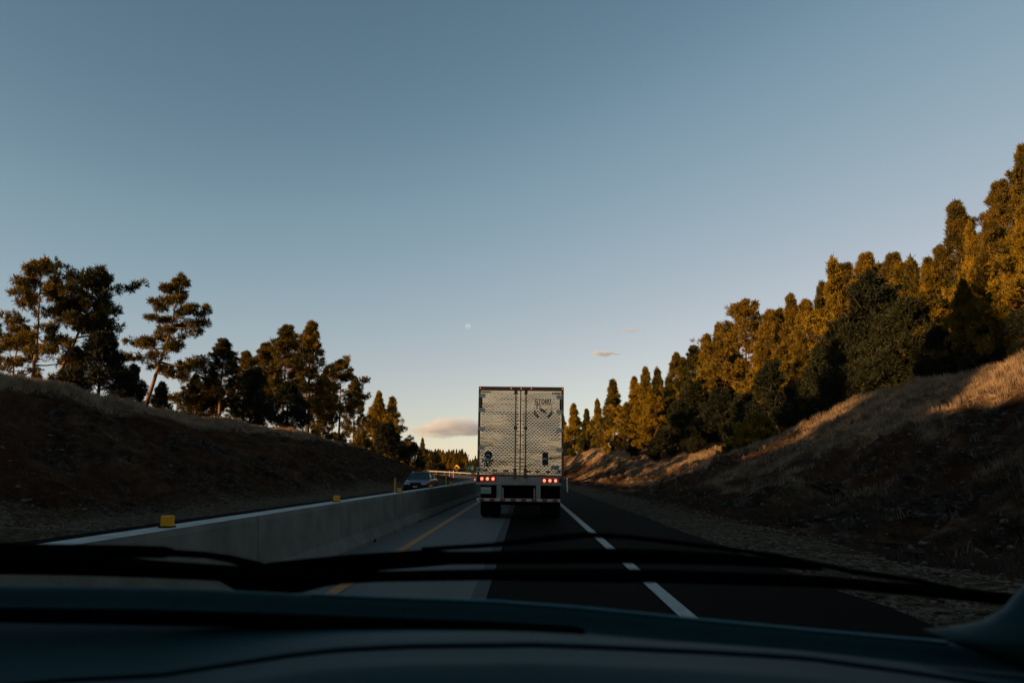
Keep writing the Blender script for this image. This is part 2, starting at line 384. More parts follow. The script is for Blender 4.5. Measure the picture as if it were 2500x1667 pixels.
g4 = blades(16000, (-24, -13), (20, 95), lambda x, y: (fbm(x*.8+60, y*.6, 3) > .5)*.8+.05, 'dry_scrub', M['scrub'], .05, .22, wd=.012, power=1.4)
tag(g4, 'low dead brown scrub and weeds over the left bank face', 'scrub')
def stones(name, n_, regions, lab):
    T = [(1,0,0),(-1,0,0),(0,1,0),(0,-1,0),(0,0,1),(0,0,-1)]; F0 = [(0,2,4),(2,1,4),(1,3,4),(3,0,4),(2,0,5),(1,2,5),(3,1,5),(0,3,5)]; ed_ = {}; Fc = []
    def mid(a, b2):
        k_ = (min(a, b2), max(a, b2))
        if k_ not in ed_:
            v = np.array(T[a], float)+np.array(T[b2], float); T.append(tuple(v/np.linalg.norm(v)*.93)); ed_[k_] = len(T)-1
        return ed_[k_]
    for a, b2, c in F0:
        p, q, w_ = mid(a, b2), mid(b2, c), mid(c, a); Fc += [(a, p, w_), (p, b2, q), (w_, q, c), (p, q, w_)]
    T = np.array(T, float); Fc = np.array(Fc)
    X = []; Y_ = []; Sz = []
    for (s0, s1, u0, u1, nn, sz0, sz1) in regions:
        s = s0+(s1-s0)*rng.random(nn)**1.6; u = rng.uniform(u0, u1, nn); X.append(u); Y_.append(s); Sz.append(sz0+(sz1-sz0)*rng.random(nn)**4)
    X = np.concatenate(X); Y_ = np.concatenate(Y_); Sz = np.concatenate(Sz); Z = ground_h(X, Y_)
    V = T[None]*Sz[:, None, None]*rng.uniform(.72, 1.15, (len(X), 18, 1))*rng.uniform(.6, 1.3, (len(X), 1, 3))*np.array([1, 1.2, .55]); V += np.stack([X, Y_, Z], -1)[:, None]
    Fi = (Fc[None]+np.arange(len(X))[:, None, None]*18).reshape(-1, 3)
    return tag(linkmesh(name, npmesh(name, V.reshape(-1, 3), Fi), M['stone']), lab, 'stones', kind='stuff')
stones('gravel', 0, [(6, 80, 3.75, 6.4, 20000, .010, .055), (8, 70, 6.5, 15, 5000, .015, .10)], 'loose stones on the verge and foot of the right bank')
stones('gravel', 0, [(18, 90, -13.6, -10.3, 14000, .012, .06), (20, 80, -20, -13, 1500, .02, .10)], 'loose stones on the verge and foot of the left bank')
# ------------------------------------------------------------------ trees
def norm(a): return a/np.maximum(np.linalg.norm(a, axis=-1, keepdims=True), 1e-6)
def needles(C, D, Sz, k=18, ln=.26, wd=.030, r=None, spread=.75, up=.25):
    r = r or rng; n_ = len(C)
    C = np.repeat(C, k, 0); D = np.repeat(D, k, 0); Sz = np.repeat(Sz, k)[:, None]
    d = norm(D*.7+r.normal(0, spread, (n_*k, 3))+np.array([0, 0, up]))
    base = C+r.normal(0, .05, (n_*k, 3))*Sz
    side = norm(np.cross(d, r.normal(0, 1, (n_*k, 3))))*wd*Sz
    L = ln*Sz*r.uniform(.6, 1.15, (n_*k, 1))
    V = np.stack([base-side*.6, base+side*.6, base+d*L+side*.5, base+d*L-side*.5], 1).reshape(-1, 3)
    return V
def quads_mesh(name, V): return npmesh(name, V, np.arange(len(V)).reshape(-1, 4))
def bez(p, q, sag, n_=6):
    return [p.lerp(q, i/(n_-1))+Vector((0, 0, sag*4*(i/(n_-1))*(1-i/(n_-1)))) for i in range(n_)]
def make_pine(seed, H=12, trunk=None, h0=.2, nb=46, Lf=None, elev=None, r0=.20, clump=.42, tw=6, tpt=7, bare=.35, flat=.5, k=16, extra=None, ln=.30, nz=.8, wd=.032):
    """trunk: list of (x,z) fractions of H; Lf(t): branch length over the crown, fraction of H"""
    rs = random.Random(seed); r = np.random.default_rng(seed)
    tr = trunk or [(0, 0), (.01, .3), (-.01, .6), (.0, 1)]
    def tp(f):
        zs = [a[1] for a in tr]; return Vector((np.interp(f, zs, [a[0] for a in tr])*H, np.interp(f, zs, [a[2] if len(a) > 2 else 0 for a in tr])*H, f*H))
    mb = MB(); mb.tube([tp(i/14*.985)+Vector((rs.gauss(0, .02), rs.gauss(0, .02), -.15 if i == 0 else 0)) for i in range(15)],
       [r0*(1-.9*(i/14)**.85)*(1.25 if i == 0 else 1) for i in range(15)], 8)
    Lf = Lf or (lambda t: .26*math.sin(math.pi*min(1, .18+.82*t))**.7*(1-t)**.35+.03)
    elev = elev or (lambda t: -8+55*t**1.5)
    C = []; D = []; Z = []
    def clump_at(p, rad, cnt, outd):
        for _ in range(cnt):
            q = Vector((rs.gauss(0, 1), rs.gauss(0, 1), rs.gauss(0, flat))); q = q.normalized()*rad*rs.random()**.4
            q.z = abs(q.z)*.9-.1*rad if flat < .45 else q.z
            C.append(tuple(p+q)); dd = (q.normalized()*.8+outd*.5+Vector((0, 0, .2))); D.append(tuple(dd.normalized())); Z.append(rs.uniform(.75, 1.25))
    def branch(p, az, el, L, rad):
        dirv = Vector((math.cos(az)*math.cos(el), math.sin(az)*math.cos(el), math.sin(el)))
        q = p+dirv*L+Vector((0, 0, .07*L)); pts = bez(p, q, -.06*L*rs.uniform(.2, 1.4))
        pts = [a+Vector((rs.gauss(0, .02), rs.gauss(0, .02), rs.gauss(0, .03)))*L*.6*(i > 0) for i, a in enumerate(pts)]
        mb.tube(pts, [rad*(1-.75*i/5) for i in range(6)], 5, False)
        for j in range(tw):
            f = bare+(1-bare)*(j+rs.random())/tw
            if j == tw-1: f = 1
            a = pts[min(5, int(f*5))].lerp(pts[min(5, int(f*5)+1)], f*5-int(f*5))
            sd = Vector((-math.sin(az), math.cos(az), 0))*rs.choice((-1, 1))*L*.34*(1.1-f*.7)*rs.uniform(.3, 1.2)
            e = a+sd+dirv*L*.10*rs.random()+Vector((0, 0, rs.uniform(-.02, .12)*L))
            if j < tw-1: mb.tube([a, e], [rad*.3, rad*.15], 3, False)
            else: e = a
            cr = clump*rs.uniform(.6, 1.25)*min(1, .38+.32*L)
            clump_at(e, cr, max(3, int(tpt*rs.uniform(.7, 1.7))), dirv)
    for i in range(nb):
        t = (i+rs.random()*.9)/nb; f = h0+(1-h0)*t*.99
        L = Lf(t)*H*(rs.uniform(.5, 1.0) if rs.random() < .7 or (t > .55 and nz > 1 and h0 < .5) else rs.uniform(1.0, 1.5))*((1.15-.55*max(0, t-.45)) if nz > 1 and h0 < .5 else 1.15)
        az = i*2.39996+rs.uniform(-.5, .5)
        branch(tp(f), az, R(elev(t)+rs.uniform(-12, 12)), max(L, .25), max(.02, r0*.33*(1-.6*t)*min(1, L/3)))
    if extra:
        for (f, azd, eld, Lq) in extra: branch(tp(f), R(azd), R(eld), Lq*H, r0*.38)
    for q_ in range(5):
        clump_at(tp(.99)+Vector((0, 0, -.22+.14*q_)), clump*(.34-.06*q_), max(3, tpt//2), Vector((0, 0, 1.5)))
    V = needles(np.array(C), norm(np.array(D)), np.array(Z), k, ln, wd, r)
    return mb, quads_mesh('crown', V)
def make_bush(seed, H=5, Wd=2.4, n_=2600, k=10, ln=.16, point=.5, trunkh=.08):
    r = np.random.default_rng(seed); rs = random.Random(seed)
    # lobes gathered round an egg-shaped volume, some gaps
    nl = 46; lob = []
    for i in range(nl):
        z = trunkh+(1-trunkh)*r.random()**.9; rad = (1-z)**point*min(1, (z-trunkh+.12)*4)
        a = r.random()*6.283; q = rad*(.35+.6*r.random()**.6)
        lob.append((math.cos(a)*q*Wd, math.sin(a)*q*Wd, z*H*.95, (.20+.22*r.random())*Wd*(.55+.6*(1-z))))
    lob = np.array(lob); i = r.integers(0, nl, n_); d = norm(r.normal(0, 1, (n_, 3))); rr = lob[i, 3:4]*r.random((n_, 1))**.33
    C = lob[i, :3]+d*rr*np.array([1, 1, 1.1]); C[:, 2] = np.maximum(C[:, 2], .05)
    V = needles(C, d, r.uniform(.7, 1.4, n_), k, ln, .028, r, .7, .55)
    mb = MB(); mb.tube([(0, 0, -.2), (.05, 0, H*.3), (0, .04, H*.7), (0, 0, H*.9)], [.14, .1, .06, .02], 7)
    for q in range(12):
        a = q*2.4; z = H*(.1+.6*q/12); mb.tube([(0, 0, z), (math.cos(a)*Wd*.6, math.sin(a)*Wd*.6, z+H*.15)], [.05, .015], 4, False)
    return mb, quads_mesh('crown', V)
PROTO = {}
def reg(name, H, mk, leaf='pine', bark='bark'):
    mb, cm = mk; me = bpy.data.meshes.new('trunk'); me.from_pydata(mb.v, [], mb.f); me.update()
    me.polygons.foreach_set('use_smooth', [True]*len(me.polygons))
    me.materials.append(M[bark]); cm.materials.append(M[leaf]); PROTO[name] = (H, me, cm)
# the three open-crowned pines on the left
reg('openA', 9, make_pine(11, 9, trunk=[(0, 0), (.0, .35), (-.01, .6), (-.03, .85), (-.05, 1)], h0=.15, nb=27, Lf=lambda t: .36*(1-t)**.45+.05, elev=lambda t: -4+40*t*t, r0=.17, clump=.36, flat=.55, bare=.35, tw=7, tpt=7, nz=1.2))
reg('openB', 9, make_pine(12, 9, trunk=[(0, 0), (.04, .3), (.13, .55), (.21, .78), (.27, 1)], h0=.6, nb=24, Lf=lambda t: .30*(1-t)**.25+.04, elev=lambda t: 4+22*t, r0=.21, clump=.40, flat=.6, bare=.3, tpt=8, tw=8, nz=1.2,
    extra=[(.46, 5, -12, .40), (.56, 20, 12, .34), (.5, 175, 12, .22)]))
reg('openC', 12, make_pine(13, 12, trunk=[(0, 0), (.05, .2), (.13, .5), (.17, .7), (.18, .85), (.20, 1)], h0=.28, nb=25, Lf=lambda t: .235*(1-t)**.5*(1.15-.25*t)+.035, elev=lambda t: 4+26*t*t, r0=.22, clump=.42, flat=.45, bare=.42, tpt=9, tw=7, nz=1.2,
    extra=[(.48, 185, 4, .27), (.30, -5, -16, .26), (.38, 10, -8, .30), (.15, 10, -14, .22), (.62, 8, 6, .26), (.72, 0, 3, .26)]))
reg('pine1', 13, make_pine(21, 13, h0=.18, nb=52, Lf=lambda t: .25*(1-t)**.72*(.6+.4*min(1, t*4))+.03, r0=.22, clump=.40, tpt=8, flat=1.0, elev=lambda t: 2+52*t, nz=1.2))
reg('pine2', 13, make_pine(22, 13, trunk=[(0, 0), (.02, .5), (-.01, .8), (.01, 1)], h0=.26, nb=46, Lf=lambda t: .27*(1-t)**.65*(.7+.3*min(1, t*3))+.03, r0=.22, clump=.42, tpt=9, flat=1.0, elev=lambda t: 4+50*t, nz=1.3))
reg('pine3', 13, make_pine(23, 13, trunk=[(0, 0), (-.02, .5), (.01, 1)], h0=.42, nb=32, Lf=lambda t: .23*(1-t)**.4+.04, elev=lambda t: 5+45*t, r0=.21, clump=.42, tpt=9, flat=.9, bare=.45, nz=1.2))
reg('young1', 9, make_pine(31, 9, h0=.04, nb=70, Lf=lambda t: .27*(1-t)**.8+.02, elev=lambda t: 14+52*t, r0=.14, clump=.27, tpt=7, tw=6, bare=.2, flat=1.3, ln=.24, nz=1.1), 'young')
reg('young2', 9, make_pine(32, 9, h0=.05, nb=58, Lf=lambda t: .27*(1-t)**.85*(.75+.25*min(1, 3*t))+.015, elev=lambda t: 18+50*t, r0=.14, clump=.28, tpt=8, tw=6, bare=.2, flat=1.4, ln=.24, nz=1.3), 'young')
reg('young3', 9, make_pine(33, 9, h0=.06, nb=62, Lf=lambda t: .33*math.sin(math.pi*min(1, .28+.72*t))**.8*(1-t)**.45+.02, elev=lambda t: 20+52*t, r0=.14, clump=.30, tpt=8, tw=7, bare=.2, flat=1.4, ln=.24, nz=1.3), 'young')
reg('juniper1', 6, make_bush(41, 6, 2.6, 4200, 10, .20, .5), 'juniper', 'barkdark')
reg('juniper2', 6, make_bush(42, 6, 2.0, 3400, 10, .20, .8), 'juniper', 'barkdark')
reg('shrub', 2, make_bush(43, 2, 1.2, 900, 9, .16, .45), 'young', 'barkdark')
def tree(kind, x, y, H, label, cat='tree', group=None, sx=1.0, rz=None, name=None):
    H0, tm, cm = PROTO[kind]; gz = float(ground_h(np.array([x]), np.array([y]))[0])
    nm = name or ('pine_tree' if kind[:4] in ('open', 'pine', 'youn') else 'juniper_tree' if kind[:4] == 'juni' else 'shrub')
    e = empty(nm, (x, y, gz-.05), rz if rz is not None else random.random()*6.28)
    k = H/H0; e.scale = (k*sx, k*sx, k)
    for n_, m_ in (('trunk', tm), ('crown', cm)):
        o = bpy.data.objects.new(n_, m_); COL.objects.link(o); o.parent = e
    tag(e, label, cat, group); return e
def place(kind, px, top, X, label, group=None, sx=1.0, rz=None, **kw):
    """px,top: where the top is seen; X lateral distance of the tree from the car"""
    d = ray(px, top); Y = X*d.y/d.x; z = EYE+d.z*X/d.x
    gz = float(ground_h(np.array([X]), np.array([Y]))[0])
    return tree(kind, X, Y, max(.8, z-gz), label, group=group, sx=sx, rz=rz, **kw)
GL = 'pines on top of the left bank'; GR = 'pines on the right hillside'
# --- left side
place('openA', 112, 645, -38, 'open-crowned pine with straight dark trunk at the far left of the bank, leftmost trunk', GL, .80, 0)
place('openB', 162, 692, -37, 'flat-topped pine with reddish leaning trunk and a long low bare branch', GL, .92, 0)
place('openC', 378, 676, -36, 'lone leaning pine with layered flat branches against the sky', GL, .95, 0)
place('pine1', -45, 690, -44, 'pine cut off by the left edge of the photo', GL, 1.0)
place('pine3', 50, 800, -46, 'lower pine behind the leftmost straight trunk', GL, 1.3)
place('juniper1', 255, 815, -33, 'broad dark juniper below the flat-topped pine', 'dark junipers on the left bank', 1.15)
place('juniper1', 185, 850, -38, 'dark juniper filling the gap between the two left trunks', 'dark junipers on the left bank', .85)
place('juniper2', 330, 885, -32, 'small dark juniper on the right flank of the broad juniper', 'dark junipers on the left bank', 1.0)
place('juniper2', 395, 928, -31, 'small pointed dark juniper at the foot of the leaning pine', 'dark junipers on the left bank', 1.0)
place('young3', 478, 915, -34, 'low sunlit pine right behind the leaning pine', GL, 1.4)
place('pine2', 548, 832, -31, 'bushy pine with golden left side, first right of the leaning pine', GL, 1.35)
place('pine1', 602, 862, -32, 'lower pine just behind the bushy golden-sided pine', GL, 1.4)
place('young3', 520, 905, -33, 'short wide pine at the foot of the bushy golden-sided pine', GL, 1.3)
place('juniper1', 620, 900, -29, 'dark juniper between the bushy pine and the twin tall pines', 'dark junipers on the left bank', .9)
place('pine2', 700, 800, -30, 'left one of the twin tall pines in the middle of the left bank', GL, 1.15)
place('pine1', 762, 793, -29, 'right one of the twin tall pines in the middle of the left bank', GL, 1.15)
place('pine2', 650, 842, -33, 'pine shoulder just left of the twin tall pines', GL, 1.1)
place('juniper1', 705, 935, -27, 'dark juniper under the twin tall pines', 'dark junipers on the left bank', 1.1)
place('young3', 795, 905, -28, 'dark bushy pine right under the twin tall pines', GL, .9)
place('pine3', 835, 888, -26.5, 'slim pine with a bare sunlit trunk, right of the twin pines', GL, 1.1)
place('pine2', 868, 925, -28, 'dark lacy pine touching the slim pine on its right', GL, .8)
place('young3', 925, 962, -27, 'rounded golden-topped pine, tallest near the end of the left bank', GL, 1.0)
place('young1', 958, 975, -28, 'dark right flank pine beside the rounded golden-topped pine', GL, 1.1)
place('juniper1', 945, 1035, -24, 'dark juniper below the rounded golden-topped pine', 'dark junipers on the left bank', 1.3)
place('juniper1', 1000, 1080, -25, 'dark low juniper at the tail of the left bank', 'dark junipers on the left bank', 1.3)
place('young2', 1032, 1072, -26, 'small dark pine where the left bank runs out', GL, .9)
place('juniper1', 1060, 1105, -27, 'last low juniper before the far road bend', 'dark junipers on the left bank', 1.3)
place('shrub', 768, 1048, -25, 'golden shrub on the crest under the twin tall pines', 'golden shrubs on the left crest', 1.0)
place('shrub', 830, 1060, -26, 'golden shrub right of the bare sunlit trunk', 'golden shrubs on the left crest', 1.1)
place('shrub', 880, 1062, -26, 'golden shrub left of the rounded golden-topped pine', 'golden shrubs on the left crest', 1.1)
# --- right side : (kind, px, top, X, sx, label)
for a in [
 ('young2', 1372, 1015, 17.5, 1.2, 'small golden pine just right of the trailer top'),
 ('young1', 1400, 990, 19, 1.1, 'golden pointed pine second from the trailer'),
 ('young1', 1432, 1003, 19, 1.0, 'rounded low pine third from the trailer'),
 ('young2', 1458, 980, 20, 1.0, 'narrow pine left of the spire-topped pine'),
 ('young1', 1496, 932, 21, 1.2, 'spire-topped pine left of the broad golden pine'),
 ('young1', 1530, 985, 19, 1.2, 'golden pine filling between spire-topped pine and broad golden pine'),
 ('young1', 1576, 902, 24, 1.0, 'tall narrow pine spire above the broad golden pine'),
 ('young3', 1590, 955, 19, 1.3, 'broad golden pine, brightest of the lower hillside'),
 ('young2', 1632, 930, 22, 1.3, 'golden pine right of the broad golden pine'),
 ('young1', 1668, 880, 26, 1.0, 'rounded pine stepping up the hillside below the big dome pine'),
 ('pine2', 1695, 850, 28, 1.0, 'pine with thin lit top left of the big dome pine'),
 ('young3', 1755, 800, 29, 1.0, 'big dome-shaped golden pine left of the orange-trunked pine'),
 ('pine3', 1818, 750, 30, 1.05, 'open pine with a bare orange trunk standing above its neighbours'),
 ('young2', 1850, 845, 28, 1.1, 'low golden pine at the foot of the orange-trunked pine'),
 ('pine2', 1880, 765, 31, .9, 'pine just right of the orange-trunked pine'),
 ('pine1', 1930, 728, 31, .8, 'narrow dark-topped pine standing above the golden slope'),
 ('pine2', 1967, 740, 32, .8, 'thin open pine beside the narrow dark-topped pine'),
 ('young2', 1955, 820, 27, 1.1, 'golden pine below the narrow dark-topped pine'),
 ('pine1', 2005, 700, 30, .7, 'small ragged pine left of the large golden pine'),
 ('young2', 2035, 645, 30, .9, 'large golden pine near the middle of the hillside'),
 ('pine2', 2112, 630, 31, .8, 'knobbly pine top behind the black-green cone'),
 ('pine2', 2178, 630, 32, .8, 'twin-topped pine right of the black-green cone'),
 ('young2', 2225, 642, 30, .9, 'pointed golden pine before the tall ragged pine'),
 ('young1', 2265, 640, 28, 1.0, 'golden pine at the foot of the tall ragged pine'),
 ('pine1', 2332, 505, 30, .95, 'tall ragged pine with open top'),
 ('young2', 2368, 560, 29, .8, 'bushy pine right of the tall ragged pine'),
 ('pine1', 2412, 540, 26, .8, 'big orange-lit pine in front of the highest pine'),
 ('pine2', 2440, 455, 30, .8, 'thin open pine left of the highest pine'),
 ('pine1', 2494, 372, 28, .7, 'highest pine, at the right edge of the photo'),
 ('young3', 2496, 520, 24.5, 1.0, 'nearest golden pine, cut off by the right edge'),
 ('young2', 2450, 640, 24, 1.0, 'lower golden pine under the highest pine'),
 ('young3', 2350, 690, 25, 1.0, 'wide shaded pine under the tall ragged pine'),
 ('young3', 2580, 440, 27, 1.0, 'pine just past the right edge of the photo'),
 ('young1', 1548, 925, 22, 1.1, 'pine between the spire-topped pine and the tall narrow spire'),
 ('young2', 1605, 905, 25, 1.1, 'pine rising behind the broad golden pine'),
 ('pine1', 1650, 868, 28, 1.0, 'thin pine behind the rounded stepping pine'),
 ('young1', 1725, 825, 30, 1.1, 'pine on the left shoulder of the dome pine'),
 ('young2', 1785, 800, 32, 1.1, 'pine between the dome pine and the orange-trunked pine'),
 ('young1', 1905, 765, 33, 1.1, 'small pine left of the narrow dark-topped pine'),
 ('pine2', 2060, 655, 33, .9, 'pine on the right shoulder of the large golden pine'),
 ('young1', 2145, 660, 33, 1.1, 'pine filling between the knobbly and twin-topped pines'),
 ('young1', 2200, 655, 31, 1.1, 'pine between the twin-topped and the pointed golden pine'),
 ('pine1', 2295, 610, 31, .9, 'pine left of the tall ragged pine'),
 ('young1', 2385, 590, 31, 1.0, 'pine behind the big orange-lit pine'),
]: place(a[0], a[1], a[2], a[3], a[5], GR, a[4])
for a in [
 ('juniper1', 1385, 1080, 15.5, 1.2, 'low dark juniper beside the trailer edge'),
 ('juniper1', 1450, 1050, 17, 1.2, 'dark juniper below the spire-topped pine'),
 ('juniper2', 1505, 1060, 17, 1.5, 'dark juniper left of the broad golden pine'),
 ('juniper1', 1545, 1070, 16.5, 1.2, 'dark juniper at the foot of the broad golden pine'),
 ('juniper1', 1615, 1050, 18, 1.2, 'dark juniper right of the broad golden pine'),
 ('juniper1', 1655, 985, 22, 1.1, 'dark juniper under the rounded stepping pine'),
 ('juniper2', 1700, 915, 25, 1.4, 'large black-green pyramid juniper below the dome pine'),
 ('juniper1', 1760, 950, 24, 1.3, 'black-green juniper right of the pyramid juniper'),
 ('juniper1', 1690, 1040, 20, 1.3, 'low dark juniper on the gully floor'),
 ('juniper1', 1820, 965, 23, 1.2, 'black-green juniper above the gully shrub'),
 ('juniper1', 1890, 890, 25, 1.1, 'black-green juniper halfway up the gully'),
 ('juniper1', 1945, 930, 23, 1.1, 'dark juniper above the sunlit spur'),
 ('juniper1', 2010, 850, 25, 1.0, 'dark juniper under the large golden pine'),
 ('juniper2', 2115, 660, 27, 1.2, 'tall black-green cone rising above the slope'),
 ('juniper1', 2075, 800, 25, 1.0, 'dark juniper left under the black-green cone'),
 ('juniper1', 2160, 775, 25, 1.0, 'dark juniper right under the black-green cone'),
 ('juniper2', 2215, 720, 26, 1.2, 'dark pointed juniper under the twin-topped pine'),
 ('juniper1', 2290, 800, 24, 1.0, 'dark juniper above the sunlit grass patch'),
 ('juniper1', 2400, 800, 23.5, 1.0, 'shadowed juniper under the orange-lit pine'),
 ('juniper1', 2480, 760, 23.5, 1.0, 'shadowed juniper low at the right edge'),
]: place(a[0], a[1], a[2], a[3], a[5], 'dark junipers on the right hillside', a[4])
place('shrub', 1845, 1018, 18.5, 'yellowish shrub in the gully of the right bank', 'shrubs on the right bank', 1.3)
place('shrub', 1800, 1065, 18, 'low yellowish shrub left of the gully shrub', 'shrubs on the right bank', 1.3)
place('shrub', 1480, 1085, 15, 'small shrub on the far right mound', 'shrubs on the right bank', 1.0)
# far woods at the bend
rs_ = random.Random(9)
for i in range(64):
    px = 1035+i*150/64*1.0 if i < 44 else 1050+(i-44)*130/20
    Y = rs_.uniform(255, 330) if i < 44 else rs_.uniform(232, 250)
    topy = (1096+rs_.uniform(0, 14)) if i < 44 else (1112+rs_.uniform(0, 14))
    d = ray(px, topy); x = d.x*Y/d.y; z = EYE+d.z*Y/d.y
    gz = float(ground_h(np.array([x]), np.array([Y]))[0])
    tree(rs_.choice(('young1', 'young2', 'young3', 'pine1')), x, Y, max(3, z-gz), 'golden pine in the far wood beyond the road bend', group='far pines beyond the bend', sx=1.1)
# pines beside and behind the viewpoint on the left: they throw the long shadows over the road
for i in range(46):
    row = i % 3
    x = -26-row*9-rs_.uniform(0, 5); y = -62+(i//3)*6.9+rs_.uniform(-2, 2)
    if y > 24+row*8: continue
    if abs(y-(30-(19-x)*.625)) < 5.0 or abs(y-(46-(17-x)*.625)) < 4.6: continue
    tree(rs_.choice(('pine1', 'young3', 'pine2', 'young2')), x, y, rs_.uniform(10.5, 13), 'tall pine on the left bank beside and behind the viewpoint', group='pines on the bank behind the viewpoint', sx=1.25)
# ------------------------------------------------------------------ trailer
M['quilt'] = mat('quilted stainless steel', (.76, .57, .385), .19, metal=1, var=.16, scale=2.2, bump=.35, bscale=1.6, stretch=(.5, 1, 1.6))  # steel tinted warm to stand in for the mirrored sunset sky
M['frame'] = mat('painted frame', (.15, .075, .04), .35, metal=.6, var=.4, scale=6)
M['alu'] = mat('dull aluminium', (.30, .285, .25), .5, metal=.35, var=.3, scale=7)
M['side'] = mat('trailer side panel', (.5, .49, .46), .45, metal=.3, var=.25, scale=3)
M['ink'] = mat('black decal', (.012, .012, .012), .5)
M['decalw'] = mat('white decal', (.55, .54, .50), .5)
M['red'] = mat('red reflective tape', (.32, .03, .008), .4, var=.3, scale=20)
M['wtape'] = mat('white reflective tape', (.50, .46, .40), .4, var=.2, scale=20)
M['maroon'] = mat('dark red reflector', (.09, .012, .01), .4)
M['plate'] = mat('number plate', (.42, .46, .42), .5, var=.3, scale=30)
M['green'] = mat('green print', (.03, .08, .05), .5)
M['hinge'] = mat('hinge steel', (.66, .54, .44), .4, metal=.2, var=.3, scale=10)
M['tail'] = emis('lit red tail lamp', (1, .075, .03), .62, (.5, .03, .01))
M['tailcore'] = emis('lamp bulb', (1, .34, .18), 1.15, (.8, .2, .1))
M['amberl'] = emis('lit marker lamp', (1, .16, .04), .8, (.5, .05, .01))
TY = 22.3
T = empty('semi_trailer_truck', (-.16, TY, 0)); T.rotation_euler = (0, R(.75), R(-.3)); T.scale = (1, 1, .957)
tag(T, 'quilted stainless steel semi trailer seen from behind with lit red tail lights', 'truck')
K = 321.6
def tx(cx): return (cx-605)/K
def tz(cy): return (1478-cy)/K
def tbox(name, cx0, cx1, cy0, cy1, y0, y1, m, par=T, bev=0):
    o = MB().box(tx(cx0), tx(cx1), y0, y1, tz(cy1), tz(cy0)).build(name, m, par)
    if bev: bevel(o, bev)
    return o
WL = 16.0
mbx = MB().box(-1.29, 1.29, .06, WL, tz(1050), tz(163)); body = mbx.build('cargo_box', M['side'], T); bevel(body, .02)
# rear frame
f = MB(); f.box(tx(190), tx(1020), -.02, .06, tz(200), tz(160)); f.box(tx(190), tx(210), -.02, .06, tz(1120), tz(200)); f.box(tx(1000), tx(1020), -.02, .06, tz(1120), tz(200))
f.box(tx(210), tx(1000), -.01, .06, tz(1058), tz(1046)); bevel(f.build('rear_frame', M['frame'], T), .008)
# quilted doors
def quilt(cx0, cx1):
    x0, x1, z0, z1 = tx(cx0), tx(cx1), tz(1044), tz(202); p = .105; h0_ = .0042
    mb = MB(); mb.box(x0, x1, -.02, .05, z0, z1)
    nxq = int((x1-x0-.05)/p); nzq = int((z1-z0-.06)/p); px_ = (x1-x0-.05)/nxq; pz_ = (z1-z0-.06)/nzq
    for a in range(nxq*2-1):
        for c in range(nzq*2-1):
            if (a+c) % 2: continue
            X = x0+.025+(a+1)*px_/2; Z = z0+.03+(c+1)*pz_/2; e = .0485
            h = h0_*float(np.clip(.15+1.9*(fbm(np.array([X*.9+9]), np.array([Z*2.6+4]), 2)[0]-.28), .08, 1))*(1 if Z < 3.3 else .5)
            mb.add([(X-px_/2*.96, -.021, Z), (X, -.021, Z-pz_/2*.96), (X+px_/2*.96, -.021, Z), (X, -.021, Z+pz_/2*.96), (X, -.021-h, Z)], [(0, 1, 4), (1, 2, 4), (2, 3, 4), (3, 0, 4)])
    return mb
dl = quilt(212, 596).build('door', M['quilt'], T); dr = quilt(607, 998).build('door', M['quilt'], T)
dl['label'] = 'left quilted rear door with round emblem'; dr['label'] = 'right quilted rear door with black crest'
# door trims: edge strip, hinges, lock rods etc. (sub-parts of the doors)
for (d_, cx) in ((dl, 600),):
    MB().box(tx(596.5), tx(606.5), -.03, .05, tz(1044), tz(202)).build('door_seal', M['black'], d_)
def rod(cx, par):
    mb = MB(); mb.tube([(tx(cx), -.065, tz(1072)), (tx(cx), -.065, tz(182))], .017, 10); ro = mb.build('lock_rod', M['frame'], par, True)
    k = MB()
    for cy, h_ in ((215, 20), (578, 16), (1000, 20), (1050, 24)): k.box(tx(cx-15), tx(cx+15), -.09, -.022, tz(cy+h_), tz(cy-h_))
    bevel(k.build('bracket', M['frame'], par), .01)
rod(554, dl); rod(653, dr)
hm = MB(); 
for cy in (255, 402, 590, 781):
    MBh = MB().box(tx(197), tx(258), -.052, -.03, tz(cy+19), tz(cy-19)).tube([(tx(201), -.05, tz(cy+20)), (tx(201), -.05, tz(cy-20))], .022, 8)
    MBh.build('hinge', M['hinge'], dl)
for cy in (262, 412, 600, 792):
    MBh = MB().box(tx(950), tx(1012), -.052, -.03, tz(cy+19), tz(cy-19)).tube([(tx(1007), -.05, tz(cy+20)), (tx(1007), -.05, tz(cy-20))], .022, 8)
    MBh.build('hinge', M['hinge'], dr)
tbox('vent_slot', 216, 310, 210, 220, -.045, -.02, M['ink'], dl); tbox('vent_slot', 902, 998, 219, 229, -.045, -.02, M['ink'], dr)
tbox('rub_strip', 213, 228, 275, 380, -.05, -.02, M['ink'], dl); tbox('rub_strip', 981, 997, 285, 398, -.05, -.02, M['ink'], dr)
for (cx, cy, d_) in ((210, 997, dl), (975, 1008, dr)):
    o = MB().box(tx(cx-24), tx(cx+24), -.055, -.035, tz(cy+24), tz(cy-24)).build('corner_bracket', M['hinge'], d_)
    MB().cyl((tx(cx), -.058, tz(cy)), .034, 'y', .012).build('hole', M['ink'], d_)
for cx in (265, 362, 467): tbox('marker_reflector', cx-24, cx+24, 996, 1013, -.045, -.034, M['maroon'], dl)
for cx in (680, 770, 870): tbox('marker_reflector', cx-24, cx+24, 1000, 1017, -.045, -.034, M['maroon'], dr)
rv = MB(); rw = MB()
for i in range(22):
    cy = 232+i*38
    for cx in (572, 583): rv.cyl((tx(cx), -.036, tz(cy)), .009, 'y', .01, 6)
    for cx in (618, 632): rw.cyl((tx(cx), -.036, tz(cy)), .009, 'y', .01, 6)
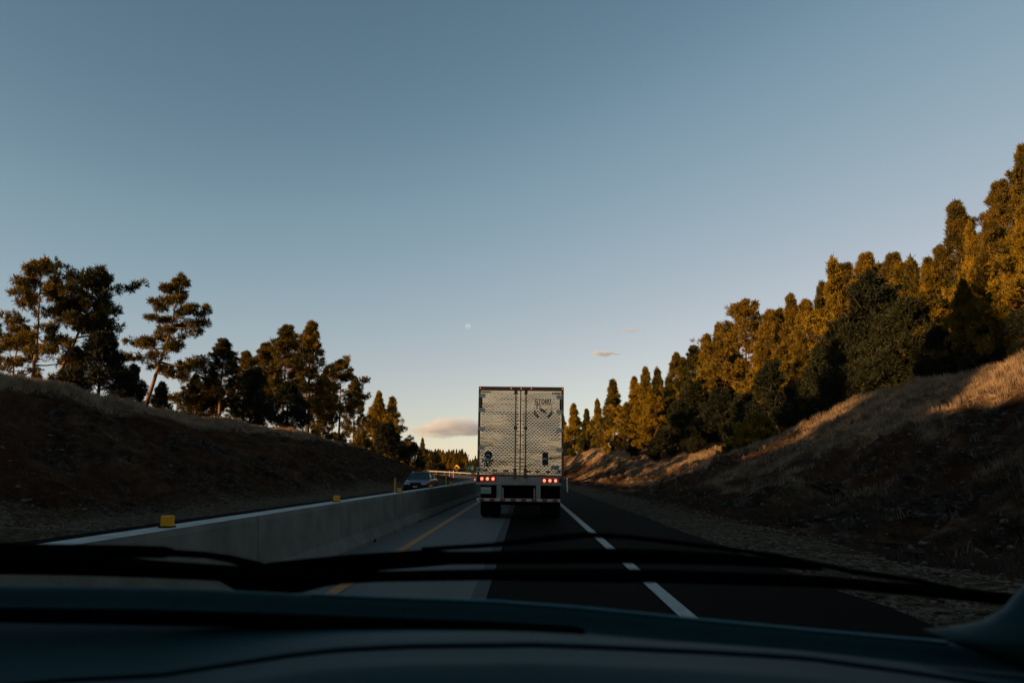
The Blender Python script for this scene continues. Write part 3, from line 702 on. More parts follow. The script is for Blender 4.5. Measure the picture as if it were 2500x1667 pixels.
for i in range(7):
    rv.cyl((tx(330+i*35), -.034, tz(218)), .008, 'y', .01, 6); rw.cyl((tx(690+i*32), -.034, tz(225)), .008, 'y', .01, 6)
rv.build('rivets', M['frame'], dl); rw.build('rivets', M['frame'], dr)
# decals: stroke letters
def strokes(name, segs, x0, z0, sc, wd, y, m, par, slant=0):
    mb = MB()
    for (a, b2) in segs:
        p = Vector((x0+a[0]*sc+a[1]*sc*slant, 0, z0+a[1]*sc)); q = Vector((x0+b2[0]*sc+b2[1]*sc*slant, 0, z0+b2[1]*sc)); d_ = (q-p)
        if d_.length < 1e-6: continue
        d_.normalize(); nn = Vector((-d_.z, 0, d_.x))*wd/2; e = d_*wd*.3
        vs = [p-e-nn, q+e-nn, q+e+nn, p-e+nn]
        mb.add([(v.x, y-.006, v.z) for v in vs]+[(v.x, y, v.z) for v in vs], [(0, 1, 2, 3), (4, 7, 6, 5), (0, 4, 5, 1), (1, 5, 6, 2), (2, 6, 7, 3), (3, 7, 4, 0)])
    return mb.build(name, m, par)
def poly(pts): return list(zip(pts[:-1], pts[1:]))
LT = {'S': poly([(.62, 1), (0, 1), (0, .52), (.62, .46), (.62, 0), (0, 0)]),
 'I': poly([(.3, 0), (.3, 1)])+[((.1, 0), (.5, 0)), ((.1, 1), (.5, 1))],
 'D': poly([(.08, 0), (.08, 1)])+poly([(.08, 1), (.4, 1), (.6, .7), (.6, .3), (.4, 0), (.08, 0)]),
 'H': [((.1, 0), (.1, 1)), ((.55, 0), (.55, 1)), ((.1, .5), (.55, .5)), ((0, 0), (.2, 0)), ((0, 1), (.2, 1)), ((.45, 0), (.65, 0)), ((.45, 1), (.65, 1))],
 'U': poly([(.1, 1), (.1, .25), (.22, 0), (.45, 0), (.57, .25), (.57, 1)])+[((0, 1), (.2, 1)), ((.47, 1), (.67, 1))],
 'E': poly([(.5, 1), (0, 1), (0, 0), (.5, 0)])+[((0, .5), (.4, .5))], 'V': poly([(0, 1), (.28, 0), (.56, 1)]),
 'R': poly([(0, 0), (0, 1), (.4, 1), (.52, .78), (.4, .5), (0, .5)])+[((.25, .5), (.55, 0))], 'T': [((.28, 0), (.28, 1)), ((0, 1), (.56, 1))],
 '1': poly([(.12, .8), (.3, 1), (.3, 0)]), '8': poly([(.3, .52), (.05, .7), (.1, .95), (.45, .95), (.5, .7), (.3, .52), (.02, .28), (.1, .02), (.48, .02), (.55, .28), (.3, .52)]),
 '0': poly([(.15, 0), (0, .3), (0, .7), (.15, 1), (.4, 1), (.55, .7), (.55, .3), (.4, 0), (.15, 0)]), '7': poly([(0, 1), (.55, 1), (.2, 0)])}
def text(name, word, cx0, cx1, cyt, cyb, wd, y, m, par, slant=0):
    segs = []; n_ = len(word); h_ = tz(cyt)-tz(cyb); W_ = (tx(cx1)-tx(cx0))/h_; adv = W_/n_
    for i, c in enumerate(word):
        for a, b2 in LT[c]: segs.append(((a[0]/.66*adv*.86+i*adv, a[1]), (b2[0]/.66*adv*.86+i*adv, b2[1])))
    return strokes(name, segs, tx(cx0), tz(cyb), h_, wd, y, m, par, slant)
YQ = -.036
text('lettering', 'SIDHU', 741, 900, 289, 332, .021, YQ, M['ink'], dr)
cs = K
def cp(L): return [(tx(a), tz(b2)) for a, b2 in L]
crest = []
for L in ([(738, 346), (738, 394)], [(902, 346), (902, 394)], [(738, 346), (902, 346)]): crest += poly(cp(L))
thin = strokes('crest', crest, 0, 0, 1, .008, YQ, M['ink'], dr)
wing = []
for L in ([(732, 405), (735, 430), (748, 450), (768, 468)], [(742, 400), (748, 428), (762, 448), (778, 462)], [(908, 405), (905, 430), (890, 452), (872, 470)], [(899, 402), (893, 430), (880, 448), (864, 462)]): wing += poly(cp(L))
strokes('crest', wing, 0, 0, 1, .026, YQ, M['ink'], dr)
fig = poly(cp([(757, 350), (770, 345), (785, 352), (795, 366), (806, 384), (822, 395), (838, 402), (846, 392), (858, 390)]))
strokes('crest', fig, 0, 0, 1, .022, YQ-.002, M['ink'], dr)
fig = poly(cp([(782, 378), (798, 392), (815, 402), (832, 414), (846, 424)]))+poly(cp([(757, 352), (762, 368), (758, 382)]))
strokes('crest', fig, 0, 0, 1, .03, YQ-.004, M['ink'], dr)
MB().cyl((tx(297), YQ+.002, tz(850)), .118, 'y', .012, 32).build('round_emblem', M['maroon'], dl).active_material = M['ink']
strokes('emblem_mark', poly(cp([(280, 862), (290, 842), (300, 850), (312, 866)])), 0, 0, 1, .022, YQ-.008, M['decalw'], dl)
tbox('name_strip', 236, 348, 894, 914, YQ-.004, YQ+.004, M['ink'], dl)
text('lettering', 'EVEREST', 238, 330, 890, 908, .012, YQ-.005, M['decalw'], dl)
text('fleet_number', '1807', 250, 330, 926, 964, .026, YQ, M['ink'], dl, .15)
tbox('latch_box', 815, 870, 820, 946, -.06, -.034, M['ink'], dr, bev=.006); tbox('latch_handle', 812, 858, 877, 888, -.075, -.061, M['decalw'], dr)
tbox('sticker', 890, 903, 862, 880, -.042, -.034, M['ink'], dr); tbox('paper_holder', 900, 976, 947, 983, -.05, -.034, M['alu'], dr)
# clearance lamps
for i, cx in enumerate((205, 507, 605, 703, 1005)):
    MB().cyl((tx(cx), -.03, tz(178)), .014, 'y', .03, 10).build('clearance_lamp', M['amberl'], T)
for cx in (165, 1017):
    o = MB().box(tx(cx)-.012, tx(cx)+.012, .2, .26, tz(1107), tz(1087)).build('side_marker_lamp', M['amberl'], T)
    q = 1 if cx > 600 else -1
    MB().box(min(tx(cx)-q*.012, q*1.2), max(tx(cx)-q*.012, q*1.2), .21, .25, tz(1103), tz(1098)).build('lamp_stalk', M['dark'], o)
# sill with tail lamps
sill = tbox('sill', 192, 1018, 1060, 1119, -.02, .1, M['alu'], T, .006)
tbox('sill_gap', 196, 222, 1062, 1117, -.03, -.021, M['ink'], sill); tbox('sill_gap', 976, 1000, 1068, 1117, -.03, -.021, M['ink'], sill)
for cx in (372, 598, 675, 705, 812): tbox('sill_seam', cx-1, cx+1, 1062, 1117, -.024, -.0205, M['ink'], sill)
for grp, cyl_ in (((238, 291, 345), 1086), ((835, 888, 942), 1096)):
    for cx in grp:
        lp = MB().cyl((tx(cx), -.038, tz(cyl_)), .062, 'y', .03, 20, .050).build('tail_lamp', M['tail'], sill)
        MB().cyl((tx(cx), -.0245, tz(cyl_)), .088, 'y', .006, 20, .073).build('lamp_ring', M['dark'], sill)
        # glowing filament pattern in the lens
        mk = MB()
        for q in (-.026, 0, .026): mk.box(tx(cx)+q-.007, tx(cx)+q+.007, -.058, -.0535, tz(cyl_)-.04+abs(q)*.4, tz(cyl_)+.04-abs(q)*.4)
        mk.build('bulb', M['tailcore'], sill)
rail = tbox('bumper_rail', 185, 995, 1119, 1146, -.06, .08, M['alu'], T, .008)
# underride guard
gd = MB().box(tx(381), tx(427), -.05, .05, tz(1276), tz(1147)).build('guard_post', M['alu'], T); bevel(gd, .006)
gd2 = MB().box(tx(755), tx(800), -.05, .05, tz(1276), tz(1147)).build('guard_post', M['alu'], T); bevel(gd2, .006)
tbox('guard_brace', 432, 446, 1172, 1276, 0, .3, M['alu'], gd); tbox('guard_brace', 734, 748, 1175, 1276, 0, .3, M['alu'], gd2)
bb = tbox('bumper_bar', 193, 986, 1276, 1303, -.06, .05, M['wtape'], T, .006)
for cx0, cx1 in ((218, 263), (318, 365), (415, 465), (515, 565), (615, 663), (715, 765), (815, 863), (915, 962)):
    tbox('red_tape', cx0, cx1, 1278, 1301, -.064, -.0605, M['red'], bb)
pl = tbox('number_plate', 231, 327, 1168, 1231, -.03, -.02, M['plate'], T)
mk = MB()
for i in range(6):
    x = tx(240+i*14); mk.box(x, x+.012, -.035, -.0305, tz(1222), tz(1190)); mk.box(x, x+.028, -.035, -.0305, tz(1222-(i % 3)*10), tz(1219-(i % 3)*10))
mk.build('plate_characters', M['green'], pl)
tbox('plate_bracket', 225, 335, 1146, 1168, -.019, .0, M['dark'], pl)
# undercarriage
u_ = MB(); u_.box(-1.0, -.86, .3, WL-1.5, .95, 1.12); u_.box(.86, 1.0, .3, WL-1.5, .95, 1.12)
for y in (.9, 1.6, 2.4, 3.2, 4.2): u_.box(-1.15, 1.15, y, y+.1, 1.0, 1.12)
u_.box(-1.0, 1.0, .1, .25, 1.0, 1.1).box(-.62, .62, .36, .40, .42, 1.0); u_.build('chassis', M['black'], T)  # last box: dark sheet added to fill the shade under the trailer
def wheel(x0, x1, y, par, r=.50):
    mb = MB(); n_ = 32; rings = []
    for (x, rr) in ((x0, r-.06), (x0+.02, r-.015), (x0+.05, r), (x1-.05, r), (x1-.02, r-.015), (x1, r-.06)):
        rings.append([(x, y+rr*math.cos(q*2*math.pi/n_), r+rr*math.sin(q*2*math.pi/n_)) for q in range(n_)])
    mb.loft(rings); o = mb.build('wheel', M['black'], par, True)
    MB().cyl(((x0+x1)/2, y, r), .28, 'x', (x1-x0)+.01).build('rim', M['galv'], o)
    return o
for y in (1.25, 2.5):
    for x0, x1 in ((-1.22, -.96), (-.92, -.66), (.66, .92), (.96, 1.22)): wheel(x0, x1, y, T)
    MB().tube([(-.95, y, .5), (.95, y, .5)], .08, 10).build('axle', M['black'], T)
for q in (-1, 1):
    mf = MB().box(min(q*1.2, q*.62), max(q*1.2, q*.62), .52, .545, .13, 1.02).build('mud_flap', M['black'], T)
    tbox('flap_hanger', *( (215, 380) if q < 0 else (800, 975) ), 1146, 1158, .4, .55, M['dark'], mf)
MB().box(-.9, -.72, 11.2, 11.4, .3, 1.1).box(.72, .9, 11.2, 11.4, .3, 1.1).box(-.95, -.65, 11.1, 11.5, .02, .07).box(.65, .95, 11.1, 11.5, .02, .07).box(-.75, .75, 11.25, 11.33, .6, .68).build('landing_gear', M['dark'], T)
# tractor in front of the trailer
M['cab'] = mat('dark blue cab paint', (.02, .03, .06), .3, var=.2)
cb = MB().box(-1.2, 1.2, 15.2+1.6, 19.2, 1.0, 3.55); cabo = cb.build('cab', M['cab'], T); bevel(cabo, .15, 4)
bevel(MB().box(-1.0, 1.0, 19.15, 20.9, .8, 2.0).build('bonnet', M['cab'], cabo), .2, 4)
MB().box(-.55, .55, 12.6, 20.6, .85, 1.05).build('tractor_frame', M['dark'], T)
for y in (14.2, 15.5):
    for x0, x1 in ((-1.22, -.96), (-.92, -.66), (.66, .92), (.96, 1.22)): wheel(x0, x1, y, T)
for x0, x1 in ((-1.2, -.92), (.92, 1.2)): wheel(x0, x1, 19.9, T)
for q in (-1, 1):
    MB().box(q*1.25-.03, q*1.25+.03, 18.9, 19.0, 2.0, 2.7).box(min(q*1.2, q*1.45), max(q*1.2, q*1.45), 18.93, 18.97, 2.3, 2.35).build('door_mirror', M['dark'], T)
    MB().tube([(q*.9, 16.6, 1.0), (q*.9, 16.6, 3.9)], .07, 10).build('exhaust_stack', M['galv'], T)
# ------------------------------------------------------------------ oncoming car
M['carpaint'] = mat('dark blue grey car paint', (.028, .030, .045), .28, metal=.4)
M['glass'] = mat('tinted glass', (.008, .022, .024), .08, spec=.6)
M['headl'] = mat('headlamp glass', (.50, .45, .42), .25)
M['chrome'] = mat('bright trim', (.6, .6, .6), .25, metal=1)
CARY = 52
q_ = atY(1014, 1190, CARY); car = empty('sedan_car', (q_.x, CARY, 0), R(-2))
tag(car, 'dark blue-grey sedan driving towards the viewer behind the median barrier', 'car')
def ring(y, hw, zb, zs, zt, cr=.12):   # body section: bottom, shoulder, top deck
    return [(-hw*.93, y, zb), (-hw, y, zb+.12), (-hw, y, zs), (-hw*.96, y, zt-.03), (-hw*.82, y, zt), (0, y, zt+.025), (hw*.82, y, zt), (hw*.96, y, zt-.03), (hw, y, zs), (hw, y, zb+.12), (hw*.93, y, zb)]
body = MB().loft([ring(0, .74, .32, .5, .60), ring(.06, .84, .24, .55, .68), ring(.35, .89, .2, .62, .76), ring(1.0, .91, .2, .72, .86), ring(1.35, .92, .2, .78, .93), ring(2.5, .93, .2, .80, .95), ring(3.8, .92, .2, .80, .96), ring(4.5, .88, .24, .78, .94), ring(4.85, .80, .3, .7, .86)])
cbody = body.build('body', M['carpaint'], car, True); cbody.modifiers.new('sub', 'SUBSURF').levels = 1; cbody.modifiers['sub'].render_levels = 2
def cab_ring(y, hb, ht, zt): return [(-hb, y, .90), (-ht, y, zt-.06), (-ht*.86, y, zt), (0, y, zt+.02), (ht*.86, y, zt), (ht, y, zt-.06), (hb, y, .90)]
roof = MB().loft([cab_ring(1.95, .64, .60, 1.39), cab_ring(2.2, .68, .63, 1.42), cab_ring(3.1, .70, .63, 1.42), cab_ring(3.45, .66, .60, 1.38)])
MB().loft([[(-.74, 1.22, .90), (.74, 1.22, .90), (.60, 1.93, 1.37), (.0, 1.9, 1.395), (-.60, 1.93, 1.37)], [(-.70, 1.40, .90), (.70, 1.40, .90), (.58, 1.98, 1.36), (0, 1.98, 1.385), (-.58, 1.98, 1.36)]]).build('windshield', M['glass'], car)
MB().loft([[(-.64, 1.95, 1.37), (-.52, 1.95, 1.40), (0, 1.95, 1.415), (.52, 1.95, 1.40), (.64, 1.95, 1.37)], [(-.66, 2.6, 1.40), (-.54, 2.6, 1.43), (0, 2.6, 1.445), (.54, 2.6, 1.43), (.66, 2.6, 1.40)], [(-.62, 3.45, 1.36), (-.5, 3.45, 1.39), (0, 3.45, 1.405), (.5, 3.45, 1.39), (.62, 3.45, 1.36)]], True).build('roof', M['carpaint'], car, True)
MB().loft([[(-.60, 3.42, 1.37), (.60, 3.42, 1.37), (.72, 4.1, .93), (-.72, 4.1, .93)], [(-.58, 3.38, 1.35), (.58, 3.38, 1.35), (.7, 4.0, .93), (-.7, 4.0, .93)]]).build('rear_window', M['glass'], car)
for q in (-1, 1):
    MB().tube([(q*.78, 1.2, .92), (q*.63, 1.95, 1.38)], .035, 6).tube([(q*.80, 2.62, .92), (q*.67, 2.6, 1.40)], .03, 6).tube([(q*.76, 4.1, .92), (q*.62, 3.44, 1.37)], .05, 6).tube([(q*.63, 1.95, 1.385), (q*.67, 2.6, 1.41), (q*.62, 3.44, 1.38)], .03, 6).build('window_pillars', M['carpaint'], car)
    for (a, b2, c, d_) in ((1.30, 2.58, 2.58, 1.98), (2.66, 3.95, 3.40, 2.64)):
        MB().loft([[(q*.78, a, .92), (q*.80, b2, .92), (q*.655, c, 1.38), (q*.64, d_, 1.37)], [(q*.76, a, .92), (q*.78, b2, .92), (q*.635, c, 1.38), (q*.62, d_, 1.37)]]).build('side_window', M['glass'], car)
    bevel(MB().box(min(q*.40, q*.80), max(q*.40, q*.80), -.0, .12, .55, .655).build('headlight', M['headl'], car), .02)
    bevel(MB().box(min(q*.90, q*1.06), max(q*.90, q*1.06), 1.35, 1.45, .92, 1.06).build('wing_mirror', M['carpaint'], car), .03)
    for y in (.85, 3.85):
        mb = MB(); x0, x1 = (q*.72, q*.93) if q > 0 else (q*.93, q*.72); r_ = .32
        wh = MB().cyl(((x0+x1)/2, y, r_), r_, 'x', x1-x0, 24).build('wheel', M['black'], car); MB().cyl(((x0+x1)/2, y, r_), .19, 'x', x1-x0+.02).build('rim', M['galv'], wh)
bevel(MB().box(-.80, .80, -.10, .1, .30, .50).build('bumper', M['dark'], car), .04, 3)
MB().box(-.34, .34, -.03, .03, .54, .64).build('grille', M['dark'], car); MB().box(-.15, .15, -.125, -.11, .36, .46).build('number_plate', M['plate'], car)
# ------------------------------------------------------------------ posts, signs, guardrail
M['ypost'] = mat('yellow plastic post', (.62, .38, .04), .5, var=.15); M['wpost'] = mat('white plastic post', (.62, .60, .55), .5, var=.15)
M['opost'] = mat('orange plastic post', (.65, .20, .03), .5, var=.15); M['signy'] = mat('yellow sign face', (.75, .42, .02), .5); M['signg'] = mat('green sign face', (.0, .12, .075), .5)
M['wood'] = mat('weathered timber post', (.22, .18, .14), .9, var=.4)
def post(px, py, Y, h_, m, label, z0=None):
    p = atY(px, py, Y); gz = float(ground_h(np.array([p.x]), np.array([Y]))[0]) if z0 is None else z0
    e = empty('delineator_post', (p.x, Y, gz)); tag(e, label, 'post')
    MB().loft([[(-.05, -.012, 0), (.05, -.012, 0), (.05, .012, 0), (-.05, .012, 0)], [(-.045, -.012, h_*.6), (.045, -.012, h_*.6), (.045, .012, h_*.6), (-.045, .012, h_*.6)], [(-.055, -.012, h_*.68), (.055, -.012, h_*.68), (.055, .012, h_*.68), (-.055, .012, h_*.68)], [(-.05, -.012, h_), (.05, -.012, h_), (.05, .012, h_), (-.05, .012, h_)]]).build('blade', m, e)
    MB().box(-.045, .045, -.02, -.0125, h_*.72, h_*.94).build('reflector', M['refl'] if m != M['wpost'] else M['decalw'], e)
    return e
post(1385, 1197, 54, 1.05, M['wpost'], 'slim white marker post at the right shoulder beside the trailer')
post(964, 1190, 41, 1.12, M['ypost'], 'slim yellow marker post beyond the barrier, left of the oncoming car')
post(1089, 1170, 88, 1.1, M['ypost'], 'slim yellow marker post beyond the barrier, right of the oncoming car', 0)
post(1097, 1160, 150, 1.3, M['opost'], 'orange marker post on the far bend, left one of the pair', .45)
post(1107, 1160, 150, 1.5, M['opost'], 'orange marker post on the far bend, right one of the pair', .45)
post(1141, 1158, 165, 1.4, M['wpost'], 'white marker post on the far bend under the green sign', .5)
def sign(px, py, Y, name, label):
    p = atY(px, py, Y); x_, y_ = p.x, Y; gz = float(ground_h(np.array([x_]), np.array([y_]))[0])
    e = empty(name, (x_, y_, gz)); tag(e, label, 'road sign'); return e, p.z-gz
e, h_ = sign(1115, 1141.5, 222, 'warning_sign', 'yellow diamond warning sign at the far road bend')
r_ = .95; MB().add([(-r_, -.03, h_), (0, -.03, h_-r_), (r_, -.03, h_), (0, -.03, h_+r_), (-r_, .0, h_), (0, 0, h_-r_), (r_, 0, h_), (0, 0, h_+r_)], [(0, 1, 2, 3), (7, 6, 5, 4), (0, 4, 5, 1), (1, 5, 6, 2), (2, 6, 7, 3), (3, 7, 4, 0)]).build('sign_panel', M['signy'], e)
MB().box(-.09, .09, -.05, -.031, h_-.45, h_+.2).add([(-.3, -.05, h_+.15), (.3, -.05, h_+.15), (0, -.05, h_+.5)], [(0, 1, 2)]).build('arrow', M['ink'], e)
MB().box(-.08, .08, .001, .1, 0, h_).build('post', M['wood'], e); MB().box(-.35, .35, -.03, 0, h_-2.1, h_-1.2).build('speed_plaque', M['signy'], e)
e, h_ = sign(1146, 1143.5, 226, 'direction_sign', 'green road sign on two posts beside the yellow diamond sign')
sp_ = MB().box(-1.3, 1.3, -.04, 0, h_-.85, h_+.85).build('sign_panel', M['signg'], e)
mk = MB(); rs2 = random.Random(3)
for rr in range(3):
    x = -1.1
    while x < 1.0:
        wq = rs2.uniform(.12, .3); mk.box(x, x+wq, -.055, -.041, h_+.5-rr*.5-.12, h_+.5-rr*.5+.12); x += wq+rs2.uniform(.06, .3)
mk.build('legend', M['decalw'], sp_)
for q in (-.9, .9): MB().box(q-.07, q+.07, .001, .12, 0, h_+.6).build('post', M['galv'], e)
# guardrail on the outside of the bend
gr = empty('guardrail', (0, 0, 0)); tag(gr, 'grey steel guardrail on posts round the far road bend', 'guardrail')
rings = []
for s in np.arange(150, 262, 2.0):
    z = float(road_z(s)); r1 = []
    for (du, dz) in ((0, .45), (-.05, .50), (0, .56), (-.05, .62), (-.05, .68), (0, .74), (.03, .74), (.03, .45)):
        x, y = xy(s, 4.1+du); r1.append((x, y, z+dz))
    rings.append(r1)
MB().loft(rings).build('rail', M['galv'], gr)
p0 = None
for s in np.arange(151, 260, 3.8):
    x, y = xy(s, 4.22); z = float(road_z(s))
    if p0 is None: p0 = MB().box(-.08, .08, -.08, .08, -.1, .9).build('post', M['wood'], gr); o = p0
    else: o = p0.copy(); COL.objects.link(o); o.parent = gr
    o.location = (x, y, z)
# ------------------------------------------------------------------ own car: dashboard, wipers, pillar trim
M['dash'] = mat('dashboard plastic', (.009, .038, .041), .5, var=.12, scale=30, bump=.05, bscale=400, spec=.08)
M['dashb'] = mat('matt black plastic', (.0015, .0017, .0018), .85, spec=.0)
own = empty('car_interior', (0, .9, 0)); tag(own, 'dark car dashboard, wipers and pillar trim in the foreground', 'car')
def own_child(o, par=None):
    o.parent = par or own; o.matrix_parent_inverse = Matrix.Translation(-own.location) if par is None else Matrix.Identity(4); return o
def bandpx(name, pts, Y, m, par=None, depth=.03):
    """bar seen as a band: pts (px, y_top, y_bottom); rounded section"""
    rings = []
    for i, pt in enumerate(pts):
        px, a, b2 = pt[:3]; YY = pt[3] if len(pt) > 3 else Y
        A = atY(px, a, YY); B = atY(px, b2, YY); c = (A+B)/2; hh = (A-B).length/2; n_ = 10
        rings.append([(c.x, c.y+depth*.5*math.cos(q*2*math.pi/n_), c.z+hh*math.sin(q*2*math.pi/n_)) for q in range(n_)])
    o = MB().loft(rings).build(name, m, None, True); return own_child(o, par)
# dashboard top: rows of points (px,py,Y) lofted across
EDGE = [(-250, 1424), (0, 1429), (250, 1431), (497, 1436), (719, 1448), (940, 1458), (1200, 1467), (1421, 1483), (1753, 1516), (2029, 1542), (2305, 1566), (2560, 1592), (2800, 1620)]
def erow(dy, Y, ex=0): return [tuple(atY(px, py+dy, Y)) for px, py in EDGE]
GRV = [(-250, 1690), (0, 1676), (166, 1661), (387, 1650), (553, 1625), (719, 1600), (829, 1588), (995, 1580), (1300, 1576), (1421, 1580), (1753, 1595), (1974, 1609), (2195, 1639), (2420, 1672), (2800, 1730)]
gx_ = [a[0] for a in GRV]; gy_ = [a[1] for a in GRV]
PXS = list(range(-250, 2801, 50)); ex_ = [a[0] for a in EDGE]; ey_ = [a[1] for a in EDGE]
def ed(px): return float(np.interp(px, ex_, ey_))
def gv(px): return float(np.interp(px, gx_, gy_))
# rows from the far lip to the near part: function of px -> (py, Y)
ROWS = [lambda p: (ed(p)+150, 1.16), lambda p: (ed(p)+14, 1.13), lambda p: (ed(p)+3, 1.115), lambda p: (ed(p), 1.10), lambda p: (ed(p)+4, 1.094), lambda p: (ed(p)+12, 1.088), lambda p: (ed(p)+30, 1.084), lambda p: (ed(p)+50, 1.08), lambda p: (ed(p)+60, 1.06),
        lambda p: (ed(p)*.45+gv(p)*.55+12, .97), lambda p: (gv(p)-12, .885), lambda p: (gv(p)-4, .875)]
rows = [[tuple(atY(p, *fn(p))) for p in PXS] for fn in ROWS]
d_ = MB().loft(rows, False, False); dash = own_child(d_.build('dashboard', M['dash'], None, True)); sm = dash.modifiers.new('thick', 'SOLIDIFY'); sm.thickness = .012; sm.offset = -1
ROWS = [lambda p: (gv(p)+34, .874), lambda p: (gv(p)+5, .872), lambda p: (gv(p)+3, .868), lambda p: (gv(p)+6, .86), lambda p: (gv(p)+24+10*math.sin(p*.001), .83), lambda p: (gv(p)+40, .80), lambda p: (gv(p)+52, .79), lambda p: (gv(p)+110, .74), lambda p: (gv(p)+330, .64)]
rows = [[tuple(atY(p, *fn(p))) for p in PXS] for fn in ROWS]
d_ = MB().loft(rows, False, False); o = own_child(d_.build('dash_panel', M['dash'], None, True)); sm = o.modifiers.new('thick', 'SOLIDIFY'); sm.thickness = .01; sm.offset = -1
M['edge'] = mat('dashboard lip highlight', (.025, .100, .115), .55, spec=.2)  # sky highlight on the dash lip, put in as a paler strip
bandpx('lip_highlight', [(p, ed(p)-4+6*max(0, (900-p)/900)*.5, ed(p)+4) for p in range(760, 2311, 50)], 1.098, M['edge'], None, .012)
bandpx('panel_groove', [(p, gv(p)-5, gv(p)+4) for p in PXS], .8725, M['dashb'], None, .008)
bandpx('defrost_vent', [(-200, 1482, 1514), (0, 1483, 1518), (330, 1487, 1524), (663, 1497, 1531), (940, 1508, 1542), (1200, 1517, 1552), (1338, 1525, 1558), (1400, 1529, 1561), (1426, 1536, 1563)], 1.0, M['dashb'], None, .04)
# pillar trim at the right
PT = [(2285, 1545, 1553, .98), (2340, 1532, 1576, .985), (2416, 1515, 1606, .99), (2471, 1483, 1632, 1.0), (2500, 1450, 1648, 1.01), (2560, 1392, 1690, 1.03), (2700, 1230, 1740, 1.06), (2900, 1000, 1700, 1.1)]
bandpx('pillar_trim', PT, 1, M['dash'], None, .07)
# roof, pillars and doors of the car, just outside the picture: they shade the dashboard
sh = MB(); sh.loft([[(-.72, .30, 1.64), (.58, .30, 1.64), (.58, .32, 1.68), (-.72, .32, 1.68)], [(-.74, -1.6, 1.66), (.6, -1.6, 1.66), (.6, -1.6, 1.71), (-.74, -1.6, 1.71)]])
sh.box(-.98, -.90, -1.6, .95, .35, 1.12).box(.80, .88, -1.6, .80, .35, 1.12).box(-.95, .85, -1.7, -1.6, .35, 1.15)
sh.tube([(-.92, 1.02, 1.05), (-.72, .28, 1.66), (-.74, -1.6, 1.66)], .05, 8).tube([(.86, .95, 1.1), (.62, .28, 1.66), (.62, -1.6, 1.66)], .045, 8)
own_child(sh.build('cabin_shell', M['dashb'], None))
# cowl and wipers outside the glass
bandpx('cowl', [(-300, 1344, 1401), (0, 1344, 1401), (200, 1350, 1404), (387, 1368, 1410), (560, 1380, 1418), (640, 1385, 1432), (740, 1388, 1440), (840, 1391, 1424), (930, 1394, 1419), (1194, 1389, 1415), (1500, 1388, 1421), (1600, 1390, 1421), (2000, 1404, 1432), (2400, 1440, 1470), (2600, 1465, 1500)], 1.30, M['dashb'], None, .05)
wr = own_child(bandpx('wiper', [(600, 1384, 1400), (663, 1371, 1402), (829, 1354, 1400), (1039, 1340, 1384), (1100, 1345, 1378), (1300, 1343, 1376), (1500, 1337, 1375), (1640, 1342, 1376), (1800, 1352, 1380), (2000, 1372, 1392)], 1.34, M['dashb'], None, .03))
wr['label'] = 'right wiper sweeping across the view'
bandpx('wiper_blade', [(1030, 1335, 1345), (1200, 1324, 1336), (1338, 1306, 1322), (1438, 1298, 1312), (1532, 1304, 1316), (1642, 1317, 1328), (1760, 1332, 1343), (1900, 1351, 1363), (2084, 1388, 1402), (2250, 1412, 1426), (2377, 1441, 1455), (2465, 1472, 1482)], 1.37, M['dashb'], None, .02)
wl = bandpx('wiper', [(410, 1340, 1358), (500, 1346, 1362), (560, 1354, 1372), (640, 1372, 1400)], 1.33, M['dashb'], None, .02); wl['label'] = 'left wiper lying low at the left'
bandpx('wiper_blade', [(-200, 1318, 1352), (0, 1324, 1356), (100, 1327, 1358), (300, 1330, 1360), (400, 1333, 1362), (418, 1338, 1358)], 1.36, M['dashb'], None, .03)
bandpx('wiper_pivot', [(540, 1404, 1412), (580, 1386, 1440), (660, 1378, 1450), (740, 1384, 1446), (800, 1392, 1430), (846, 1400, 1414)], 1.32, M['dashb'], None, .05)
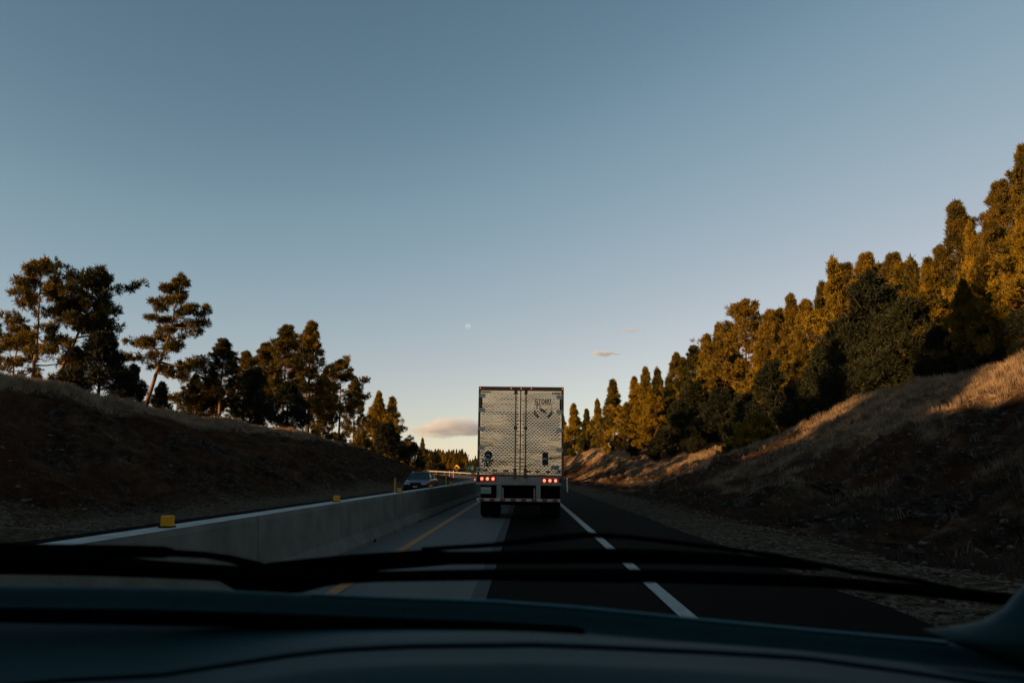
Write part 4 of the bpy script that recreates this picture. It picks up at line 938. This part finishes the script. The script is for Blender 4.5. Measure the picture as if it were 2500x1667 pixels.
# ------------------------------------------------------------------ sky objects
def cloud(px, py, Y, wpx, hpx, dens, seed, label, name='cloud'):
    c = atY(px, py, Y); k = Y/F; a, b2 = wpx*k/2, hpx*k/2
    m = bpy.data.materials.new('cloud vapour'); m.use_nodes = True; n = m.node_tree.nodes; l = m.node_tree.links
    n.remove(n['Principled BSDF']); vs = n.new('ShaderNodeVolumePrincipled'); vs.inputs['Anisotropy'].default_value = .2; vs.inputs['Color'].default_value = (.84, .89, 1.0, 1)
    l.new(vs.outputs[0], n['Material Output'].inputs['Volume'])
    tc = n.new('ShaderNodeTexCoord'); mp = n.new('ShaderNodeMapping'); l.new(tc.outputs['Object'], mp.inputs[0])
    mp.inputs['Scale'].default_value = (2.2/hpx*60/(k*60), 1/(k*60), 2.6/hpx*60/(k*60)) if False else (1/(b2*1.9), 1/(b2*3), 1/(b2*.75)); mp.inputs['Location'].default_value = (seed*3.1, seed, 0)
    nz = n.new('ShaderNodeTexNoise'); nz.inputs['Scale'].default_value = 1.0; nz.inputs['Detail'].default_value = 5; nz.inputs['Roughness'].default_value = .55; l.new(mp.outputs[0], nz.inputs[0])
    # falloff toward the rim of the ellipsoid
    sc = n.new('ShaderNodeVectorMath'); sc.operation = 'MULTIPLY'; sc.inputs[1].default_value = (1/a, 1/(a*.5), 1/b2); l.new(tc.outputs['Object'], sc.inputs[0])
    ln_ = n.new('ShaderNodeVectorMath'); ln_.operation = 'LENGTH'; l.new(sc.outputs[0], ln_.inputs[0])
    fo = n.new('ShaderNodeMapRange'); fo.inputs[1].default_value = 1; fo.inputs[2].default_value = 0; fo.inputs[3].default_value = -.38; fo.inputs[4].default_value = .36; l.new(ln_.outputs['Value'], fo.inputs[0])
    ad = n.new('ShaderNodeMath'); l.new(nz.outputs[0], ad.inputs[0]); l.new(fo.outputs[0], ad.inputs[1])
    mr = n.new('ShaderNodeMapRange'); mr.inputs[1].default_value = .44; mr.inputs[2].default_value = .72; mr.inputs[3].default_value = 0; mr.inputs[4].default_value = dens/b2; l.new(ad.outputs[0], mr.inputs[0])
    l.new(mr.outputs[0], vs.inputs['Density'])
    rings = []
    for i in range(13):
        t = -math.pi/2+math.pi*i/12; rr = max(.01, math.cos(t)); rings.append([(a*rr*math.cos(q*2*math.pi/24), a*.5*rr*math.sin(q*2*math.pi/24), b2*math.sin(t)) for q in range(24)])
    o = MB().loft(rings).build(name, m); o.location = c; tag(o, label, 'cloud', kind='stuff'); return o
cloud(1110, 1046, 9000, 430, 84, 1.5, 2, 'pale pinkish cloud bank low over the far wood')
cloud(1478, 863, 9000, 130, 22, .9, 5, 'small thin pink cloud above the right hillside')
cloud(1540, 806, 9500, 120, 14, .35, 8, 'faint pink wisp above the small thin cloud')
# moon: added on top of the bright sky, so only its lit part shows
mm = bpy.data.materials.new('moon surface'); mm.use_nodes = True; n = mm.node_tree.nodes; l = mm.node_tree.links; n.remove(n['Principled BSDF'])
df = n.new('ShaderNodeBsdfDiffuse'); nz = n.new('ShaderNodeTexNoise'); nz.inputs['Scale'].default_value = .02; cr = n.new('ShaderNodeValToRGB')
tc = n.new('ShaderNodeTexCoord'); l.new(tc.outputs['Object'], nz.inputs[0])
cr.color_ramp.elements[0].position = .4; cr.color_ramp.elements[1].position = .6
cr.color_ramp.elements[0].color = (.016, .019, .028, 1); cr.color_ramp.elements[1].color = (.046, .050, .070, 1); l.new(nz.outputs[0], cr.inputs[0]); l.new(cr.outputs[0], df.inputs[0])
tr = n.new('ShaderNodeBsdfTransparent'); ads = n.new('ShaderNodeAddShader'); l.new(df.outputs[0], ads.inputs[0]); l.new(tr.outputs[0], ads.inputs[1]); l.new(ads.outputs[0], n['Material Output'].inputs[0])
c = atY(1143, 796, 8000); rr = 8000/F*7.5; rings = []
for i in range(1, 24):
    t = -math.pi/2+math.pi*i/24; rings.append([(rr*math.cos(t)*math.cos(q*2*math.pi/32), rr*math.cos(t)*math.sin(q*2*math.pi/32), rr*math.sin(t)) for q in range(32)])
mo = MB().loft(rings).build('moon', mm, None, True); mo.location = c; tag(mo, 'small pale daytime moon in the open sky above the trailer', 'moon')
